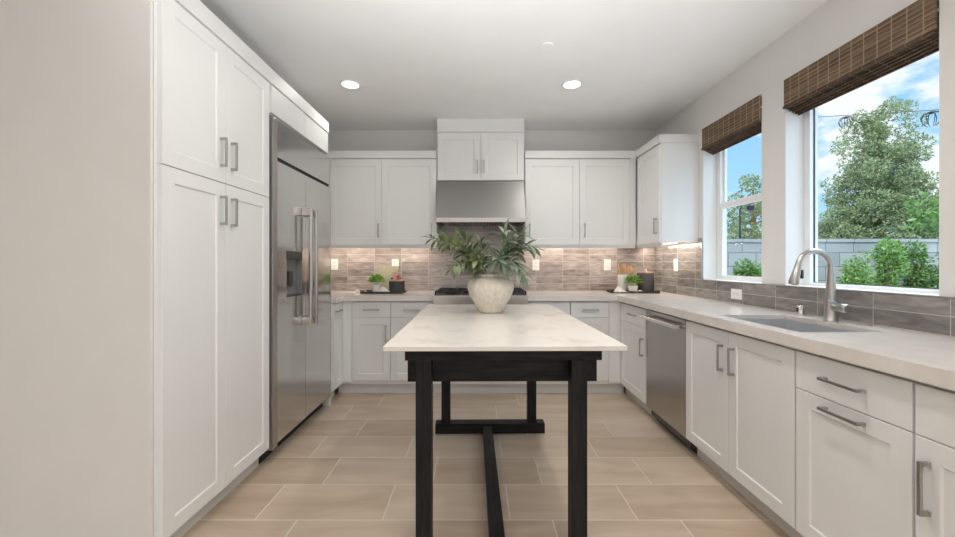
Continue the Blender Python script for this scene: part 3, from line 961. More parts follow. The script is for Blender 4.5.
MB().tube([(lx + dx * .107, fy, lz + dz * .107), (lx + dx * .1075, fy, lz + dz * .1075)], .018, 18).build('nozzle', M['dark_plastic'], hd)
MB().box(lx + .012, lx + .022, fy - .006, fy + .006, lz - .075, lz - .03, .003).build('spray_button', M['dark_plastic'], hd)
lv = MB()
lv.tube([(fx, fy - .02, ZC + .072), (fx, fy - .085, ZC + .072), (fx, fy - .09, ZC + .072)], [.021, .021, .018], 18)
lv.tube([(fx - .002, fy - .062, ZC + .080), (fx - .045, fy - .068, ZC + .098), (fx - .085, fy - .072, ZC + .108)], [.009, .0075, .006], 10)
lv.build('lever', M['nickel'], c, True)
c = thing('air_gap', 'short chrome air gap cap on the counter left of the faucet', 'plumbing fixture', (1.815, 2.19, ZC))
MB().lathe((1.815, 2.19, ZC + .0005), [(.024, 0), (.024, .004), (.0195, .005), (.0195, .052), (.0175, .055)], 24).build('cap', M['chrome'], c, True)
MB().box(1.793, 1.7965, 2.184, 2.196, ZC + .022, ZC + .042).build('slot', M['dark'], c)
tag(MB().lathe((1.83, 1.835, ZC + .0005), [(.019, 0), (.019, .003), (.013, .005)], 24).build('disposal_button', M['nickel'], None, True), 'small round metal button on the counter right of the faucet', 'button')

# ------------------------------------------------------------------ range top and hood
c = thing('cooktop', 'stainless gas range top with black grates set into the back counter', 'cooktop', (.026, 3.8, .72))
MB().box(-.401, .453, 3.505, YB - .010, .72, .916, .003).build('body', M['nickel'], c)
MB().box(-.395, .447, 3.53, YB - .03, .9162, .922).build('burner_pan', M['dark_plastic'], c)
MB().box(-.401, .453, YB - .055, YB - .0105, .917, .945).build('rear_trim', M['steel_hood'], c)
for k in range(3):
    x0 = -.388 + k * .280
    x1 = x0 + .272
    g = MB()
    y0, y1 = 3.545, 4.09
    for x in (x0, x0 + .09, x0 + .182, x1 - .012):
        g.box(x, x + .012, y0, y1, .938, .952)
    for y in (y0, y0 + .13, y0 + .266, y0 + .40, y1 - .012):
        g.box(x0, x1, y, y + .012, .938, .950)
    for x in (x0, x1 - .012):
        for y in (y0, y0 + .266, y1 - .012):
            g.box(x, x + .012, y, y + .012, .9222, .940)
    g.build('grate', M['grate'], c)
    for y in (3.68, 3.95):
        b = MB().lathe((x0 + .136, y, .9222), [(.045, 0), (.045, .008), (.032, .009), (.032, .014)], 24).build('burner', M['grate'], c, True)
for k in range(6):
    MB().lathe((-.32 + k * .138, 3.5045, .80), [(.022, 0), (.020, -.028), (.016, -.032)], 20, 'Y').build('knob', M['nickel'], c, True)

c = thing('range_hood', 'stainless steel range hood flaring outward below its cabinet', 'range hood', (.031, 4.0, 1.598))
hw = .4325
x0, x1 = .031 - hw + .006, .031 + hw - .006
yb = YB - .010
def ring_hood(m):
    P = [(yb, 2.0185), (YU - .010, 2.0185), (3.715, 1.642), (3.712, 1.640), (3.712, 1.598), (3.725, 1.598), (3.725, 1.615), (yb, 1.615)]
    m.prism([(a, b) for a, b in P], x0, x1, 'YZ')
hm = MB()
ring_hood(hm)
hm.build('canopy', M['steel_hood'], c)
MB().box(x0, x0 + .012, 3.726, yb, 1.598, 1.6145).box(x1 - .012, x1, 3.726, yb, 1.598, 1.6145).box(x0 + .012, x1 - .012, yb - .012, yb, 1.598, 1.6145).build('lip', M['steel_hood'], c)
MB().box(x0 - .003, x1 + .003, 3.7065, 3.7115, 1.5985, 1.641, .001).build('front_band', M['nickel'], c)
fl = MB()
for k in range(28):
    xx = x0 + .02 + k * (x1 - x0 - .04) / 28
    fl.box(xx, xx + .018, 3.74, yb - .03, 1.600, 1.613)
fl.build('baffle_filter', M['steel_dw'], c)

# ------------------------------------------------------------------ outlets
def outlet(loc, facing, label, horiz=False, switch=False):
    if facing == 'B':
        fr = lambda u, w, z: (loc[0] + u, loc[1] - w, loc[2] + z)
    else:
        fr = lambda u, w, z: (loc[0] - w, loc[1] + u, loc[2] + z)
    a, b = (.058, .037) if horiz else (.037, .058)
    c = thing('wall_outlet' if not switch else 'light_switch', label, 'outlet' if not switch else 'switch', fr(0, 0, -b))
    MB(fr).box(-a, a, 0.0005, .006, -b, b, .002).build('cover_plate', M['plate'], c)
    a2, b2 = (.034, .017) if horiz else (.017, .034)
    ins = MB(fr).box(-a2, a2, .006, .0085, -b2, b2, .001).build('rocker' if switch else 'receptacle', M['plate'], c)
    if not switch:
        for e in (-1, 1):
            s = MB(fr)
            for q in (-1, 1):
                u, z = (e * .019, q * .006) if horiz else (q * .006, e * .019)
                s.box(u - .0015 - (.003 if horiz else 0), u + .0015 + (.003 if horiz else 0), .0085, .0092, z - .0015 - (0 if horiz else .003), z + .0015 + (0 if horiz else .003))
            s.build('slots', M['slot'], ins)
yo = YB - .008
outlet((-1.524, yo, 1.195), 'B', 'white wall outlet at the far left of the tile, beside the refrigerator')
outlet((-.877, yo, 1.195), 'B', 'white wall outlet in the tile above the left black tray')
outlet((.622, yo, 1.19), 'B', 'white wall outlet in the tile just right of the leafy vase')
outlet((1.385, yo, 1.19), 'B', 'white wall outlet in the back tile near the right corner')
outlet((XR - .008, 3.714, 1.19), 'R', 'white upright wall outlet on the right wall below the upper cabinet')
outlet((XR - .008, 2.845, .982), 'R', 'white sideways wall outlet under the narrow window', True)

# ------------------------------------------------------------------ ceiling fixtures
def downlight(x, y, label, power=40):
    c = thing('recessed_light', label, 'ceiling light', (x, y, H - .012), 'ceiling downlights')
    MB().lathe((x, y, H - .0065), [(.084, .006), (.084, .002), (.078, 0), (.064, .001), (.062, .006)], 36, cap=False).build('trim_ring', M['plate'], c, True)
    MB().lathe((x, y, H - .004), [(.062, 0), (.062, .0035)], 36).build('lens', M['lens'], c)
    l = bpy.data.lights.new('downlight_lamp', 'SPOT')
    l.energy = power; l.color = (1, .955, .895); l.spot_size = math.radians(165); l.spot_blend = .9; l.shadow_soft_size = .06
    o = bpy.data.objects.new('downlight_lamp', l)
    COL.objects.link(o)
    o.parent = c
    o.location = (0, 0, 0)
downlight(-1.01, 3.10, 'round lit ceiling downlight on the left, near the refrigerator', 13)
downlight(.752, 3.10, 'round lit ceiling downlight on the right, toward the windows', 30)
downlight(-.42, 1.6, 'added unseen ceiling downlight above the table on the left, out of frame', 27)  # unseen pair, added to light the table and lower cabinets
downlight(.752, 1.6, 'added unseen ceiling downlight above the table on the right, out of frame', 42)
downlight(-.75, -.2, 'added unseen ceiling downlight behind the camera on the left')  # unseen pair behind the camera, added as room fill
downlight(.752, -.2, 'added unseen ceiling downlight behind the camera on the right')
c = thing('smoke_detector', 'small round white cover on the ceiling near the right downlight', 'smoke detector', (.454, 2.55, H - .014))
MB().lathe((.454, 2.55, H - .008), [(.042, .0075), (.042, .003), (.038, .0)], 30).build('cover', M['plate'], c, True)
MB().lathe((.454, 2.55, H - .0125), [(.012, 0), (.012, .0045)], 20).build('sensor', M['plate'], c, True)

# ------------------------------------------------------------------ woven shades
def shade(y0, y1, label):
    c = thing('roman_shade', label, 'window shade', (1.93, (y0 + y1) / 2, 2.08))
    a, b = y0 + .006, y1 - .006
    MB().box(1.915, 1.965, a, b, 2.295, 2.333).build('headrail', M['shade_stack'], c)
    MB().box(1.888, 1.896, a, b, 2.172, 2.334).build('valance', M['shade'], c)
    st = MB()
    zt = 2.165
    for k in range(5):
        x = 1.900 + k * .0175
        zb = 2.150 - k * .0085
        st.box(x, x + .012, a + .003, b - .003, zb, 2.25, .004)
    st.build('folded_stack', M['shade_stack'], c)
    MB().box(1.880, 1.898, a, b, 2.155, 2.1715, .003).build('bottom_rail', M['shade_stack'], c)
shade(*W1, 'brown woven bamboo shade raised at the top of the narrow window')
shade(*W2, 'brown woven bamboo shade raised at the top of the wide window')

# ------------------------------------------------------------------ table
c = thing('trestle_table', 'black wood trestle table with a white stone top in the middle of the kitchen', 'table', (.096, 2.17, 0), None, .011)
TX = .096
MB().box(TX - .452, TX + .452, 1.44, 2.90, .881, .90, .0025).build('tabletop', M['tabletop'], c, label='pale veined stone top')
YL = (1.532, 2.772)
ap = MB().box(TX - .388, TX + .388, 1.598, 1.63, .722, .8795).box(TX - .388, TX + .388, 2.74, 2.771, .722, .8795)
ap.box(TX - .388, TX - .358, 1.63, 2.74, .722, .8795).box(TX + .358, TX + .388, 1.63, 2.74, .722, .8795)
ap.build('apron', M['black_wood_x'], c)
for i, y in enumerate(YL):
    MB().box(TX - .388, TX + .388, y, y + .065, .824, .8795, .002).build('top_rail', M['black_wood_x'], c)
    MB().box(TX - .388, TX + .388, y - .014 if i else y, y + .066, .001, .072, .002).build('foot', M['black_wood_x'], c)
    for s in (-1, 1):
        x = TX - .008 + s * .307
        MB().box(x - .031, x + .031, y, y + .064, .0725, .8235, .002).build('leg', M['black_wood_z'], c)
MB().box(TX - .052, TX + .014, 1.599, 2.757, .002, .057, .002).build('stretcher', M['black_wood'], c)

# ------------------------------------------------------------------ vase with branches
ZT = .90
vx, vy = .082, 2.44
prof = [(.066, .0005), (.078, .012), (.100, .055), (.128, .10), (.143, .14), (.147, .165), (.140, .188), (.122, .207), (.098, .219), (.085, .224), (.081, .230), (.084, .238),
        (.078, .240), (.072, .233), (.072, .222), (.10, .20), (.12, .165), (.10, .10), (.06, .03)]
tag(MB().lathe((vx, vy, ZT), prof, 48).build('vase', M['vase'], None, True, 60), 'round rough-textured cream vase standing on the table', 'vase')

def leaf(mb, p, d, up, L, W, curl, n=5):
    d = d.normalized()
    side = d.cross(up)
    if side.length < 1e-4: side = Vector((1, 0, 0))
    side.normalize()
    nm = side.cross(d).normalized()
    prof = [0, .62, 1.0, .92, .55, 0][:n + 1]
    vs, fs = [], []
    q = Vector(p)
    for i in range(n + 1):
        t = i / n
        a = curl * t
        dirv = d * math.cos(a) - nm * math.sin(a)
        if i: q = q + dirv * (L / n)
        w = W / 2 * prof[i]
        if i == 0 or i == n:
            vs.append(q.copy())
        else:
            vs += [q + side * w + nm * w * .35, q.copy(), q - side * w + nm * w * .35]
    k = 1
    fs += [(0, 1, 2), (0, 2, 3)]
    for i in range(1, n - 1):
        a, b = 1 + (i - 1) * 3, 1 + i * 3
        fs += [(a, b, b + 1, a + 1), (a + 1, b + 1, b + 2, a + 2)]
    a = 1 + (n - 2) * 3
    e = len(vs) - 1
    fs += [(a, e, a + 1), (a + 1, e, a + 2)]
    mb._add(vs, fs)

def branch(tip, label, mat, seed, nleaf, L, W, mid=None, droop=0.02, name='leafy_branch', bare=.08):
    R = random.Random(seed)
    a = Vector((vx + R.uniform(-.02, .02), vy + R.uniform(-.02, .02), ZT + .08))
    tip = Vector(tip)
    ang = math.atan2(tip.y - vy, tip.x - vx)
    rim = Vector((vx + .05 * math.cos(ang) , vy + .05 * math.sin(ang), ZT + .245))
    m = Vector(mid) if mid else (rim + tip) / 2 + Vector((0, 0, .06))
    pts = []
    for i in range(5):
        t = i / 5
        pts.append(a.lerp(rim, t))
    for i in range(13):
        t = i / 12
        pts.append(rim * (1 - t) ** 2 + m * 2 * t * (1 - t) + tip * t * t)
    o = thing(name, label, 'branch', a, 'leafy branches in the cream vase')
    n = len(pts)
    MB().tube(pts, [.0035 * (1 - .7 * i / n) for i in range(n)], 7).build('stem', M['stem'], o, True)
    lf = MB()
    nleaf = int(nleaf * (1.6 if mat is M['leaf_blue'] else 2.2))
    W = W * 1.15
    L = L * 1.08
    for k in range(nleaf):
        t = bare + (1 - bare) * (k + .5) / nleaf
        f = 5 + t * 12
        i = min(int(f), n - 2)
        p = pts[i].lerp(pts[i + 1], f - i)
        tg = (pts[i + 1] - pts[i]).normalized()
        phi = k * 2.4 + R.uniform(-.5, .5)
        pe = tg.orthogonal().normalized()
        sd = Matrix.Rotation(phi, 3, tg) @ pe
        dv = tg * R.uniform(.35, .9) + sd * R.uniform(.6, 1.0) + Vector((0, 0, -droop * R.uniform(0, 6)))
        s = R.uniform(.85, 1.25) * (1 - .2 * t)
        leaf(lf, p, dv, Vector((R.uniform(-.3, .3), R.uniform(-.3, .3), 1)), L * s, W * s, R.uniform(.1, .9))
    leaf(lf, tip, tip - m, Vector((0, 0, 1)), L * .8, W * .8, .3)
    lf.build('leaves', mat, o, True, 80)
    return o
lo, lb = M['leaf_olive'], M['leaf_blue']
# tips were read off the photo in metres on the vase's own plane
branch((-.285, 2.40, 1.365), 'longest olive-leaved branch, reaching farthest left from the cream vase', lo, 1, 19, .082, .030, (-.10, 2.40, 1.33))
branch((-.20, 2.34, 1.335), 'olive-leaved branch second from left in the cream vase, leaning toward the camera', lo, 2, 18, .082, .030, (-.06, 2.36, 1.31))
branch((-.12, 2.46, 1.405), 'tall olive-leaved branch rising on the left side of the cream vase', lo, 3, 18, .078, .028, (-.03, 2.44, 1.30))
branch((-.155, 2.30, 1.175), 'low olive-leaved branch drooping left over the rim of the cream vase', lo, 4, 13, .072, .026, (-.06, 2.34, 1.26), .06)
branch((-.03, 2.30, 1.225), 'short olive-leaved branch in front, just left of the middle of the cream vase', lo, 5, 13, .075, .028, (.02, 2.33, 1.24))
branch((.02, 2.52, 1.345), 'olive-leaved branch at the back, in the middle of the cream vase', lo, 6, 14, .075, .026, (.05, 2.5, 1.27))
branch((.165, 2.38, 1.385), 'blue-green long-leaved branch, the tallest on the right of the cream vase', lb, 7, 16, .125, .026, (.15, 2.40, 1.28))
branch((.265, 2.42, 1.385), 'blue-green long-leaved branch with upright tip at the right of the cream vase', lb, 8, 16, .118, .030, (.20, 2.42, 1.30))
branch((.335, 2.42, 1.315), 'blue-green long-leaved branch reaching farthest right from the cream vase', lb, 9, 15, .115, .032, (.24, 2.42, 1.34))
branch((.262, 2.30, 1.135), 'blue-green long-leaved branch hanging down over the right rim of the cream vase', lb, 10, 15, .105, .026, (.21, 2.32, 1.29), .08)
branch((.14, 2.28, 1.21), 'short blue-green branch in front of the right half of the cream vase', lb, 11, 12, .105, .025, (.12, 2.32, 1.27), .03)
# one bare curling twig
tw = MB().tube([(vx - .02, vy, ZT + .10), (vx - .05, vy, ZT + .25), (-.10, 2.44, 1.28), (-.19, 2.44, 1.38), (-.205, 2.44, 1.44), (-.175, 2.44, 1.475), (-.14, 2.44, 1.465)], [.003, .003, .0025, .002, .0016, .0013, .001], 7)
tag(tw.build('curled_twig', M['stem'], None, True), 'thin bare curling twig rising above the olive branches in the vase', 'twig', 'leafy branches in the cream vase')

# ------------------------------------------------------------------ counter trays
def leaf_tuft(c, r, n, mat, root, seed, L=.035, W=.02):
    R = random.Random(seed)
    m = MB()
    for k in range(n):
        a, e = R.uniform(0, 2 * PI), R.uniform(-.15, 1.2)
        d = Vector((math.cos(a) * math.cos(e), math.sin(a) * math.cos(e), math.sin(e)))
        p = Vector(c) + Vector((d.x * r, d.y * r, d.z * r * .85)) * R.uniform(.25, .85)
        leaf(m, p, d + Vector((0, 0, -.1)), Vector((R.uniform(-.4, .4), R.uniform(-.4, .4), 1)), L * R.uniform(.7, 1.2), W * R.uniform(.7, 1.2), R.uniform(0, .8))
    return m.build('foliage', mat, root, True, 80)

def tray(cx, cy, w, d, rz, label, name='serving_tray'):
    o = thing(name, label, 'tray', (cx, cy, ZC + .0005), None, rz)
    z = ZC + .0005
    a, b = w / 2, d / 2
    MB().box(cx - a, cx + a, cy - b, cy + b, z, z + .008).box(cx - a, cx + a, cy - b, cy - b + .008, z + .008, z + .020).box(cx - a, cx + a, cy + b - .008, cy + b, z + .008, z + .020)\
        .box(cx - a, cx - a + .008, cy - b + .008, cy + b - .008, z + .008, z + .020).box(cx + a - .008, cx + a, cy - b + .008, cy + b - .008, z + .008, z + .020).build('body', M['tray'], o)
    for s in (-1, 1):
        MB().tube([(cx + s * a, cy - .04, z + .014), (cx + s * (a + .022), cy - .03, z + .020), (cx + s * (a + .022), cy + .03, z + .020), (cx + s * a, cy + .04, z + .014)], .004, 8).build('handle', M['tray'], o, True)
    return o
def potted(x, y, z, label, seed, pr=.046, ph=.07, fr_=.082):
    o = thing('potted_plant', label, 'potted plant', (x, y, z))
    MB().lathe((x, y, z), [(pr * .8, 0), (pr, ph), (pr * .88, ph), (pr * .86, ph - .01)], 24).build('pot', M['pot'], o, True)
    MB().lathe((x, y, z + ph - .0095), [(pr * .85, 0), (pr * .8, .003)], 20).build('soil', M['soil'], o)
    leaf_tuft((x, y, z + ph + .036), fr_, 190, M['leaf_bright'], o, seed)
    return o
def cloth(cx, cy, z, w, d, h, label, seed, rz=0):
    R = random.Random(seed)
    n = 16
    vs, fs = [], []
    ph = [R.uniform(0, 6) for _ in range(4)]
    for i in range(n + 1):
        for j in range(n + 1):
            u, v = i / n - .5, j / n - .5
            k = max(0, 1 - (abs(u) * 2) ** 2) * max(0, 1 - (abs(v) * 2) ** 2)
            hh = h * k * (.55 + .45 * math.sin(9 * u + ph[0] + 3 * v)) * (.7 + .3 * math.sin(8 * v + ph[1])) + .003
            x, y = u * w * (1 + .12 * math.sin(7 * v + ph[2])), v * d * (1 + .15 * math.sin(6 * u + ph[3]))
            vs.append((cx + x * math.cos(rz) - y * math.sin(rz), cy + x * math.sin(rz) + y * math.cos(rz), z + max(hh, .003)))
    m0 = len(vs)
    vs += [(p[0], p[1], max(z, p[2] - .0025)) for p in vs]
    for i in range(n):
        for j in range(n):
            a = i * (n + 1) + j
            fs.append((a, a + n + 1, a + n + 2, a + 1))
            fs.append((m0 + a, m0 + a + 1, m0 + a + n + 2, m0 + a + n + 1))
    for i in range(n):
        for a, b in (((i) * (n + 1), (i + 1) * (n + 1)), (i * (n + 1) + n, (i + 1) * (n + 1) + n), (i, i + 1), (n * (n + 1) + i, n * (n + 1) + i + 1)):
            fs.append((a, b, m0 + b, m0 + a))
    m = MB()
    m._add(vs, fs)
    return tag(m.build('napkin', M['cloth'], None, True, 70), label, 'napkin')

ZTR = ZC + .0092
tray(-.925, 3.85, .40, .22, 0, 'black rectangular tray on the counter left of the range')
potted(-1.00, 3.86, ZTR, 'small bright green plant in a white pot on the left tray', 21)
cloth(-.925, 3.785, ZTR + .0005, .20, .06, .065, 'white folded napkin in front of the plant on the left tray', 3)
cloth(-1.165, 3.86, ZC + .0006, .13, .09, .055, 'white crumpled napkin on the counter off the left end of the left tray', 5)
def canister(x, y, z, r, h, label, ribs):
    o = thing('canister', label, 'canister', (x, y, z))
    n = 48
    MB().lathe((x, y, z), [(r * .97, 0), (r, .006), (r, h - .012), (r * .97, h - .008)], n).build('body', M['charcoal'], o, True)
    MB().lathe((x, y, z + h - .0075), [(r * .98, 0), (r * .98, .007), (r * .9, .012)], n).build('lid', M['copper'], o, True)
    MB().ball((x, y, z + h + .016), .016, .016, .013, 10).build('knob', M['knob_wood'], o, True)
    return o
c1 = thing('candle_jar', 'low charcoal jar with a flat copper lid on the left tray', 'jar', (-.80, 3.87, ZTR))
MB().lathe((-.80, 3.87, ZTR), [(.074, 0), (.078, .005), (.078, .105), (.075, .108)], 44).build('body', M['charcoal'], c1, True)
MB().lathe((-.80, 3.87, ZTR + .1085), [(.079, 0), (.079, .007), (.076, .010)], 44).build('lid', M['copper'], c1, True)
c1 = thing('gift_box', 'tiny pink and dusty red box standing on the copper lid', 'box', (-.80, 3.88, ZTR + .119))
MB().box(-.837, -.803, 3.86, 3.90, ZTR + .119, ZTR + .205, .002).build('pink_side', M['pink'], c1)
MB().box(-.8025, -.777, 3.862, 3.898, ZTR + .119, ZTR + .165, .002).build('red_side', M['red'], c1)
# board leaning on the tile
bd = thing('display_board', 'sage beige board with a small black deer leaning on the tile behind the left plant', 'board', (-.945, 4.10, ZC))
bm_ = MB(lambda u, w, z: (-.945 + u, 4.115 - w + z * .14, ZC + .001 + z))
bm_.box(-.105, .105, 0, .012, 0, .262, .002).build('panel', M['board'], bd)
dr = MB(lambda u, w, z: (-.945 + u, 4.115 - w + z * .14, ZC + .001 + z))
dr.box(.030, .068, .0125, .015, .125, .142).box(.032, .037, .0125, .015, .085, .126).box(.060, .065, .0125, .015, .085, .126).box(.064, .076, .0125, .015, .138, .172).box(.072, .086, .0125, .015, .158, .168)
dr.build('deer_motif', M['black'], bd)

RX, RY, RZ = 1.555, 3.92, -math.radians(9)
tray(RX, RY, .46, .24, RZ, 'dark rectangular tray on the counter in the right-hand corner')
potted(1.540, 3.86, ZTR, 'small bright green plant in a white pot on the corner tray', 22, .046, .062, .078)
canister(1.68, 3.90, ZTR, .080, .195, 'tall charcoal canister with a copper lid and pale knob on the corner tray', 0)
cr = tag(MB().lathe((1.475, 3.97, ZTR), [(.042, 0), (.046, .01), (.046, .165), (.042, .168), (.040, .16), (.040, .02)], 32).build('utensil_crock', M['pot'], None, True), 'tall white crock holding wooden utensils on the corner tray', 'crock')
def spoon(x, y, dx, dy, label, kind, seed):
    o = thing('wooden_utensil', label, 'utensil', (x, y, ZTR + .03), 'wooden utensils in the white crock')
    a = Vector((x, y, ZTR + .03))
    d = Vector((dx, dy, 1)).normalized()
    b = a + d * .165
    MB().tube([a, b], [.005, .005], 8).build('handle', M['wood'], o, True)
    if kind == 'spoon':
        MB().ball(b + d * .036, .027, .009, .042, 10).build('bowl', M['wood'], o, True)
    else:
        R3 = d.to_track_quat('Z', 'Y').to_matrix()
        pl = [(-.008, 0), (.008, 0), (.028, .03), (.028, .082), (.02, .092), (-.02, .092), (-.028, .082), (-.028, .03)]
        m = MB(lambda u, w, z: tuple(b + R3 @ Vector((u, w, z - .004))))
        m.prism(pl, -.003, .003, 'XZ').build('blade', M['wood'], o)
spoon(1.462, 3.97, -.10, .05, 'honey wood spatula leaning left in the white crock', 'spatula', 1)
spoon(1.478, 3.985, .10, .05, 'honey wood spoon standing in the middle of the white crock', 'spoon', 2)
spoon(1.490, 3.97, .34, .02, 'honey wood spoon leaning right in the white crock', 'spoon', 3)
cloth(1.405, 3.85, ZTR + .0005, .15, .08, .07, 'white crumpled napkin at the left end of the corner tray', 8)
cloth(1.60, 3.815, ZTR + .0005, .12, .035, .022, 'thin white folded napkin in front of the pot on the corner tray', 9)

# ------------------------------------------------------------------ outside
struct(MB().box(2.25, 60, -20, 70, -.35, -.15).build('ground', M['ground']), 'unseen yard ground outside the windows, made pale to bounce light in', 'ground')
fz = 1.562
fw = MB().box(2.3, 14, 5.60, 5.78, -.149, fz - .05).box(2.3, 14, 5.585, 5.795, fz - .05, fz)
struct(fw.build('garden_wall', M['cmu']), 'grey concrete block wall across the yard outside', 'wall')

def leaf_cloud(name, blobs, per, size, mat, parent, seed, squash=.9, flat=.6):
    R = np.random.RandomState(seed)
    V, Fc = [], []
    n0 = 0
    org = np.array(ORG[parent.name])
    for (cx, cy, cz, r) in blobs:
        k = max(6, int(per * r * r))
        d = R.normal(size=(k, 3)); d /= np.linalg.norm(d, axis=1)[:, None]
        rad = r * (R.uniform(.45, 1.0, size=(k, 1)) ** .5)
        P = np.array([cx, cy, cz]) + d * rad * np.array([1, 1, squash])
        ax = d + R.normal(size=(k, 3)) * flat; ax /= np.linalg.norm(ax, axis=1)[:, None]
        t = R.normal(size=(k, 3)); t -= (t * ax).sum(1)[:, None] * ax; t /= np.linalg.norm(t, axis=1)[:, None]
        s = size * R.uniform(.6, 1.3, size=(k, 1))
        b = np.cross(ax, t)
        q = np.stack([P - ax * s * .2, P + t * s * .32 + ax * s * .35, P + ax * s * 1.0 + b * s * .1, P - t * s * .32 + ax * s * .35], 1)
        V.append(q.reshape(-1, 3) - org)
        idx = (np.arange(k) * 4)[:, None] + np.arange(4)[None] + n0
        Fc.append(idx)
        n0 += k * 4
    V = np.concatenate(V); Fc = np.concatenate(Fc)
    me = bpy.data.meshes.new(name)
    me.vertices.add(len(V)); me.vertices.foreach_set('co', V.ravel().astype(np.float32))
    me.loops.add(Fc.size); me.loops.foreach_set('vertex_index', Fc.ravel().astype(np.int32))
    me.polygons.add(len(Fc)); me.polygons.foreach_set('loop_start', (np.arange(len(Fc)) * 4).astype(np.int32))
    me.update(calc_edges=True); me.validate()
    me.materials.append(mat)
    o = bpy.data.objects.new(name, me)
    COL.objects.link(o)
    o.parent = parent
    return o

def conifer(x, y, zt, zb, wid, label, seed, nblob, leafsize, mat, per=620, lobes=((0, 1),)):
    R = random.Random(seed)
    o = thing('tree', label, 'tree', (x, y, -.15), 'trees beyond the block wall')
    tk = MB().tube([(x, y, -.15), (x + .05, y, (zt) * .4), (x, y, zt * .9)], [.26, .18, .03], 10)
    for k in range(14):
        a = R.uniform(0, 2 * PI); z = zb + (zt - zb) * R.uniform(.05, .75)
        L = wid * .4 * (1 - (z - zb) / (zt - zb)) + .2
        tk.tube([(x, y, z - .2), (x + math.cos(a) * L * .6, y + math.sin(a) * L * .6, z), (x + math.cos(a) * L, y + math.sin(a) * L, z + .15)], [.06, .04, .015], 6)
    tk.build('trunk', M['bark'], o, True)
    blobs = []
    for k in range(nblob):
        t = (k + R.random()) / nblob
        dx, hs = lobes[k % len(lobes)]
        z = zb + (zt - zb) * (t ** 1.15) * hs
        tt = (z - zb) / ((zt - zb) * hs)
        env = wid / 2 * (1 - tt) ** .6 * min(1, .8 + tt) + .06
        a = R.uniform(0, 2 * PI)
        rr = env * math.sqrt(R.uniform(.15, 1))
        blobs.append((x + dx * tt + math.cos(a) * rr, y + math.sin(a) * rr, z, R.uniform(.22, .50) * (1.1 - .45 * tt)))
    leaf_cloud('foliage', blobs, per, leafsize, mat, o, seed)
    return o
conifer(14.4, 14.0, 7.0, .6, 4.4, 'tall grey-green conifer beyond the block wall, filling the wide window', 31, 420, .065, M['conifer'], 2600, ((-.55, .93), (.45, 1.0), (-.1, .75), (.8, .62)))
conifer(15.2, 21.5, 6.0, .5, 5.0, 'lower grey-green tree beyond the block wall, seen through the narrow window', 32, 170, .10, M['conifer'], 1300, ((-.3, 1), (.5, .8)))
# a leafy bough of a nearer tree at the right
o = thing('tree', 'bright green leafy tree partly seen at the right edge of the wide window', 'tree', (8.6, 7.0, -.15), 'trees beyond the block wall')
MB().tube([(8.6, 7.0, -.15), (8.55, 7.0, 1.4), (8.5, 7.0, 2.3)], [.07, .05, .02], 8).build('trunk', M['bark'], o, True)
R = random.Random(5)
bl = [(8.62 + R.uniform(-.45, .6), 7.0 + R.uniform(-.4, .4), R.uniform(1.75, 2.6), R.uniform(.10, .2)) for _ in range(18)]
leaf_cloud('foliage', bl, 1300, .11, M['shrub_dark'], o, 6)

def shrub(x, y, h, w, label, seed, mat):
    R = random.Random(seed)
    o = thing('shrub', label, 'shrub', (x, y, -.15), 'shrubs in front of the block wall')
    m = MB()
    for k in range(6):
        a = R.uniform(0, 2 * PI)
        m.tube([(x, y, -.15), (x + math.cos(a) * w * .18, y + math.sin(a) * w * .15, h * .5), (x + math.cos(a) * w * .3, y + math.sin(a) * w * .2, h * .85)], [.015, .011, .004], 6)
    m.build('stem', M['bark'], o, True)
    bl = []
    for k in range(46):
        t = R.random()
        env = w / 2 * (1 - .45 * t ** 2)
        a = R.uniform(0, 2 * PI); r = env * math.sqrt(R.random())
        bl.append((x + math.cos(a) * r, y + math.sin(a) * r * .6, -.05 + t * (h + .02), R.uniform(.08, .15)))
    leaf_cloud('foliage', bl, 9000, .036, mat, o, seed, 1.0, .5)
shrub(5.04, 5.22, 1.36, .34, 'bright green shrub against the block wall, leftmost one in the wide window', 41, M['shrub'])
shrub(5.50, 5.22, 1.46, .36, 'green shrub against the block wall, second from left in the wide window', 42, M['shrub'])
shrub(5.90, 5.24, 1.46, .26, 'green shrub against the block wall, third from left in the wide window', 43, M['shrub_dark'])
shrub(6.24, 5.12, 1.38, .28, 'dark green shrub by the block wall, cut off by the wide window right edge', 44, M['shrub_dark'])
shrub(3.62, 5.20, 1.22, .28, 'shrub against the block wall, left one seen in the narrow window', 45, M['shrub_dark'])
shrub(4.05, 5.20, 1.27, .30, 'shrub against the block wall, right one seen in the narrow window', 46, M['shrub'])

# lamp post seen in the narrow window
o = thing('pole_lamp', 'thin black hooked pole with hanging lantern outside the narrow window', 'outdoor lamp', (3.85, 5.45, -.15))
px, py = 4.71, 7.0
o.location = (px, py, -.15); ORG[o.name] = Vector((px, py, -.15))
MB().tube([(px, py, -.15), (px, py, 2.16), (px + .03, py, 2.25), (px + .10, py, 2.30), (px + .19, py, 2.28)], .014, 10).build('pole', M['black'], o, True)
MB().lathe((px + .19, py, 2.15), [(.04, 0), (.06, .02), (.06, .09), (.02, .12), (.006, .13)], 16).build('lantern', M['black'], o, True)

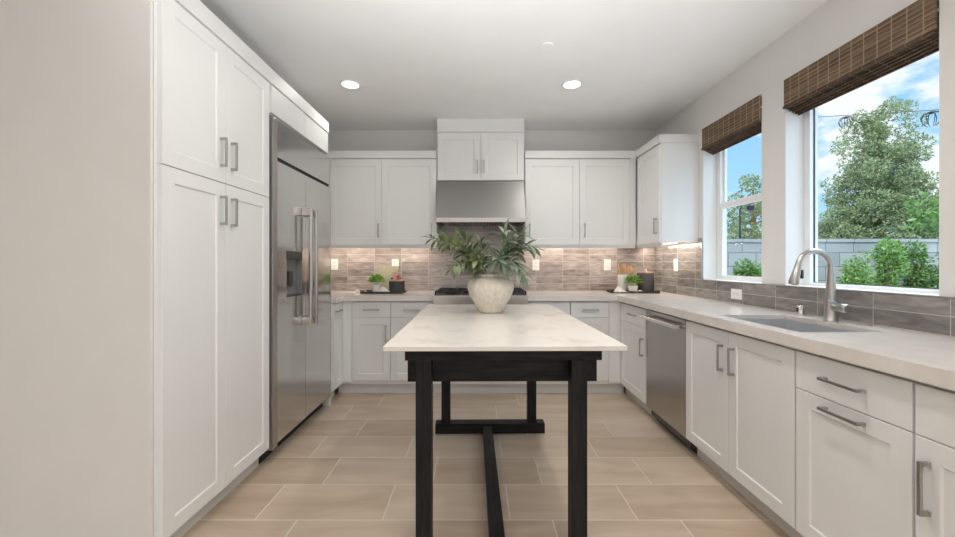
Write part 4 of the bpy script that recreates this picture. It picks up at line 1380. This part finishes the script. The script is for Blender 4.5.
# wire with two hanging spider-like ornaments outside the wide window
YW = 4.3
def at(x, y, d):
    return Vector(((x - 477.5) * d / F_PX, d, CAM_H - (y - 263.5) * d / F_PX))
A, B = at(640, 124, YW), at(1010, 104.5, YW)
wp = [A.lerp(B, t / 16) - Vector((0, 0, .10 * (1 - (t / 8 - 1) ** 2) * .25)) for t in range(17)]
post = MB().tube([(A.x, YW, -.15), (A.x, YW, A.z + .03)], .02, 8)
tag(post.build('wire_post', M['black'], None, True), 'black post outside holding the far end of the wire, hidden by the wall', 'post')
post = MB().tube([(B.x, YW, -.15), (B.x, YW, B.z + .03)], .02, 8)
tag(post.build('wire_post', M['black'], None, True), 'black post outside holding the near end of the wire, out of frame', 'post')
tag(MB().tube(wp, .0035, 6).build('wire', M['black'], None, True), 'thin black wire strung across outside the wide window', 'wire')
def ornament(px_, py_, label, s):
    p = at(px_, py_, YW)
    # hang it on the wire
    i = min(range(16), key=lambda k: abs(wp[k].x - p.x) + abs(wp[k + 1].x - p.x))
    t = (p.x - wp[i].x) / (wp[i + 1].x - wp[i].x)
    p = wp[i].lerp(wp[i + 1], t) - Vector((0, 0, .012))
    o = thing('spider_ornament', label, 'ornament', p, 'spider ornaments on the wire')
    MB().ball(p - Vector((0, 0, .018 * s)), .035 * s, .035 * s, .022 * s, 10).ball(p + Vector((.03 * s, 0, -.004)), .02 * s, .02 * s, .015 * s, 8).build('body', M['black'], o, True)
    for k in range(8):
        a = 2 * PI * (k + .3) / 8
        q = p - Vector((0, 0, .018 * s))
        e = Vector((math.cos(a), math.sin(a), 0))
        MB().tube([q + e * .02 * s, q + e * .075 * s + Vector((0, 0, -.005 * s)), q + e * .105 * s + Vector((0, 0, -.07 * s)), q + e * .085 * s + Vector((0, 0, -.14 * s)), q + e * .04 * s + Vector((0, 0, -.19 * s))], [.006 * s, .006 * s, .005 * s, .004 * s, .003 * s], 6).build('leg', M['black'], o, True)
ornament(931.5, 110, 'black spider ornament with dangling legs at the right end of the wire', .8)
ornament(846, 118, 'black spider ornament on the wire in front of the conifer', .62)
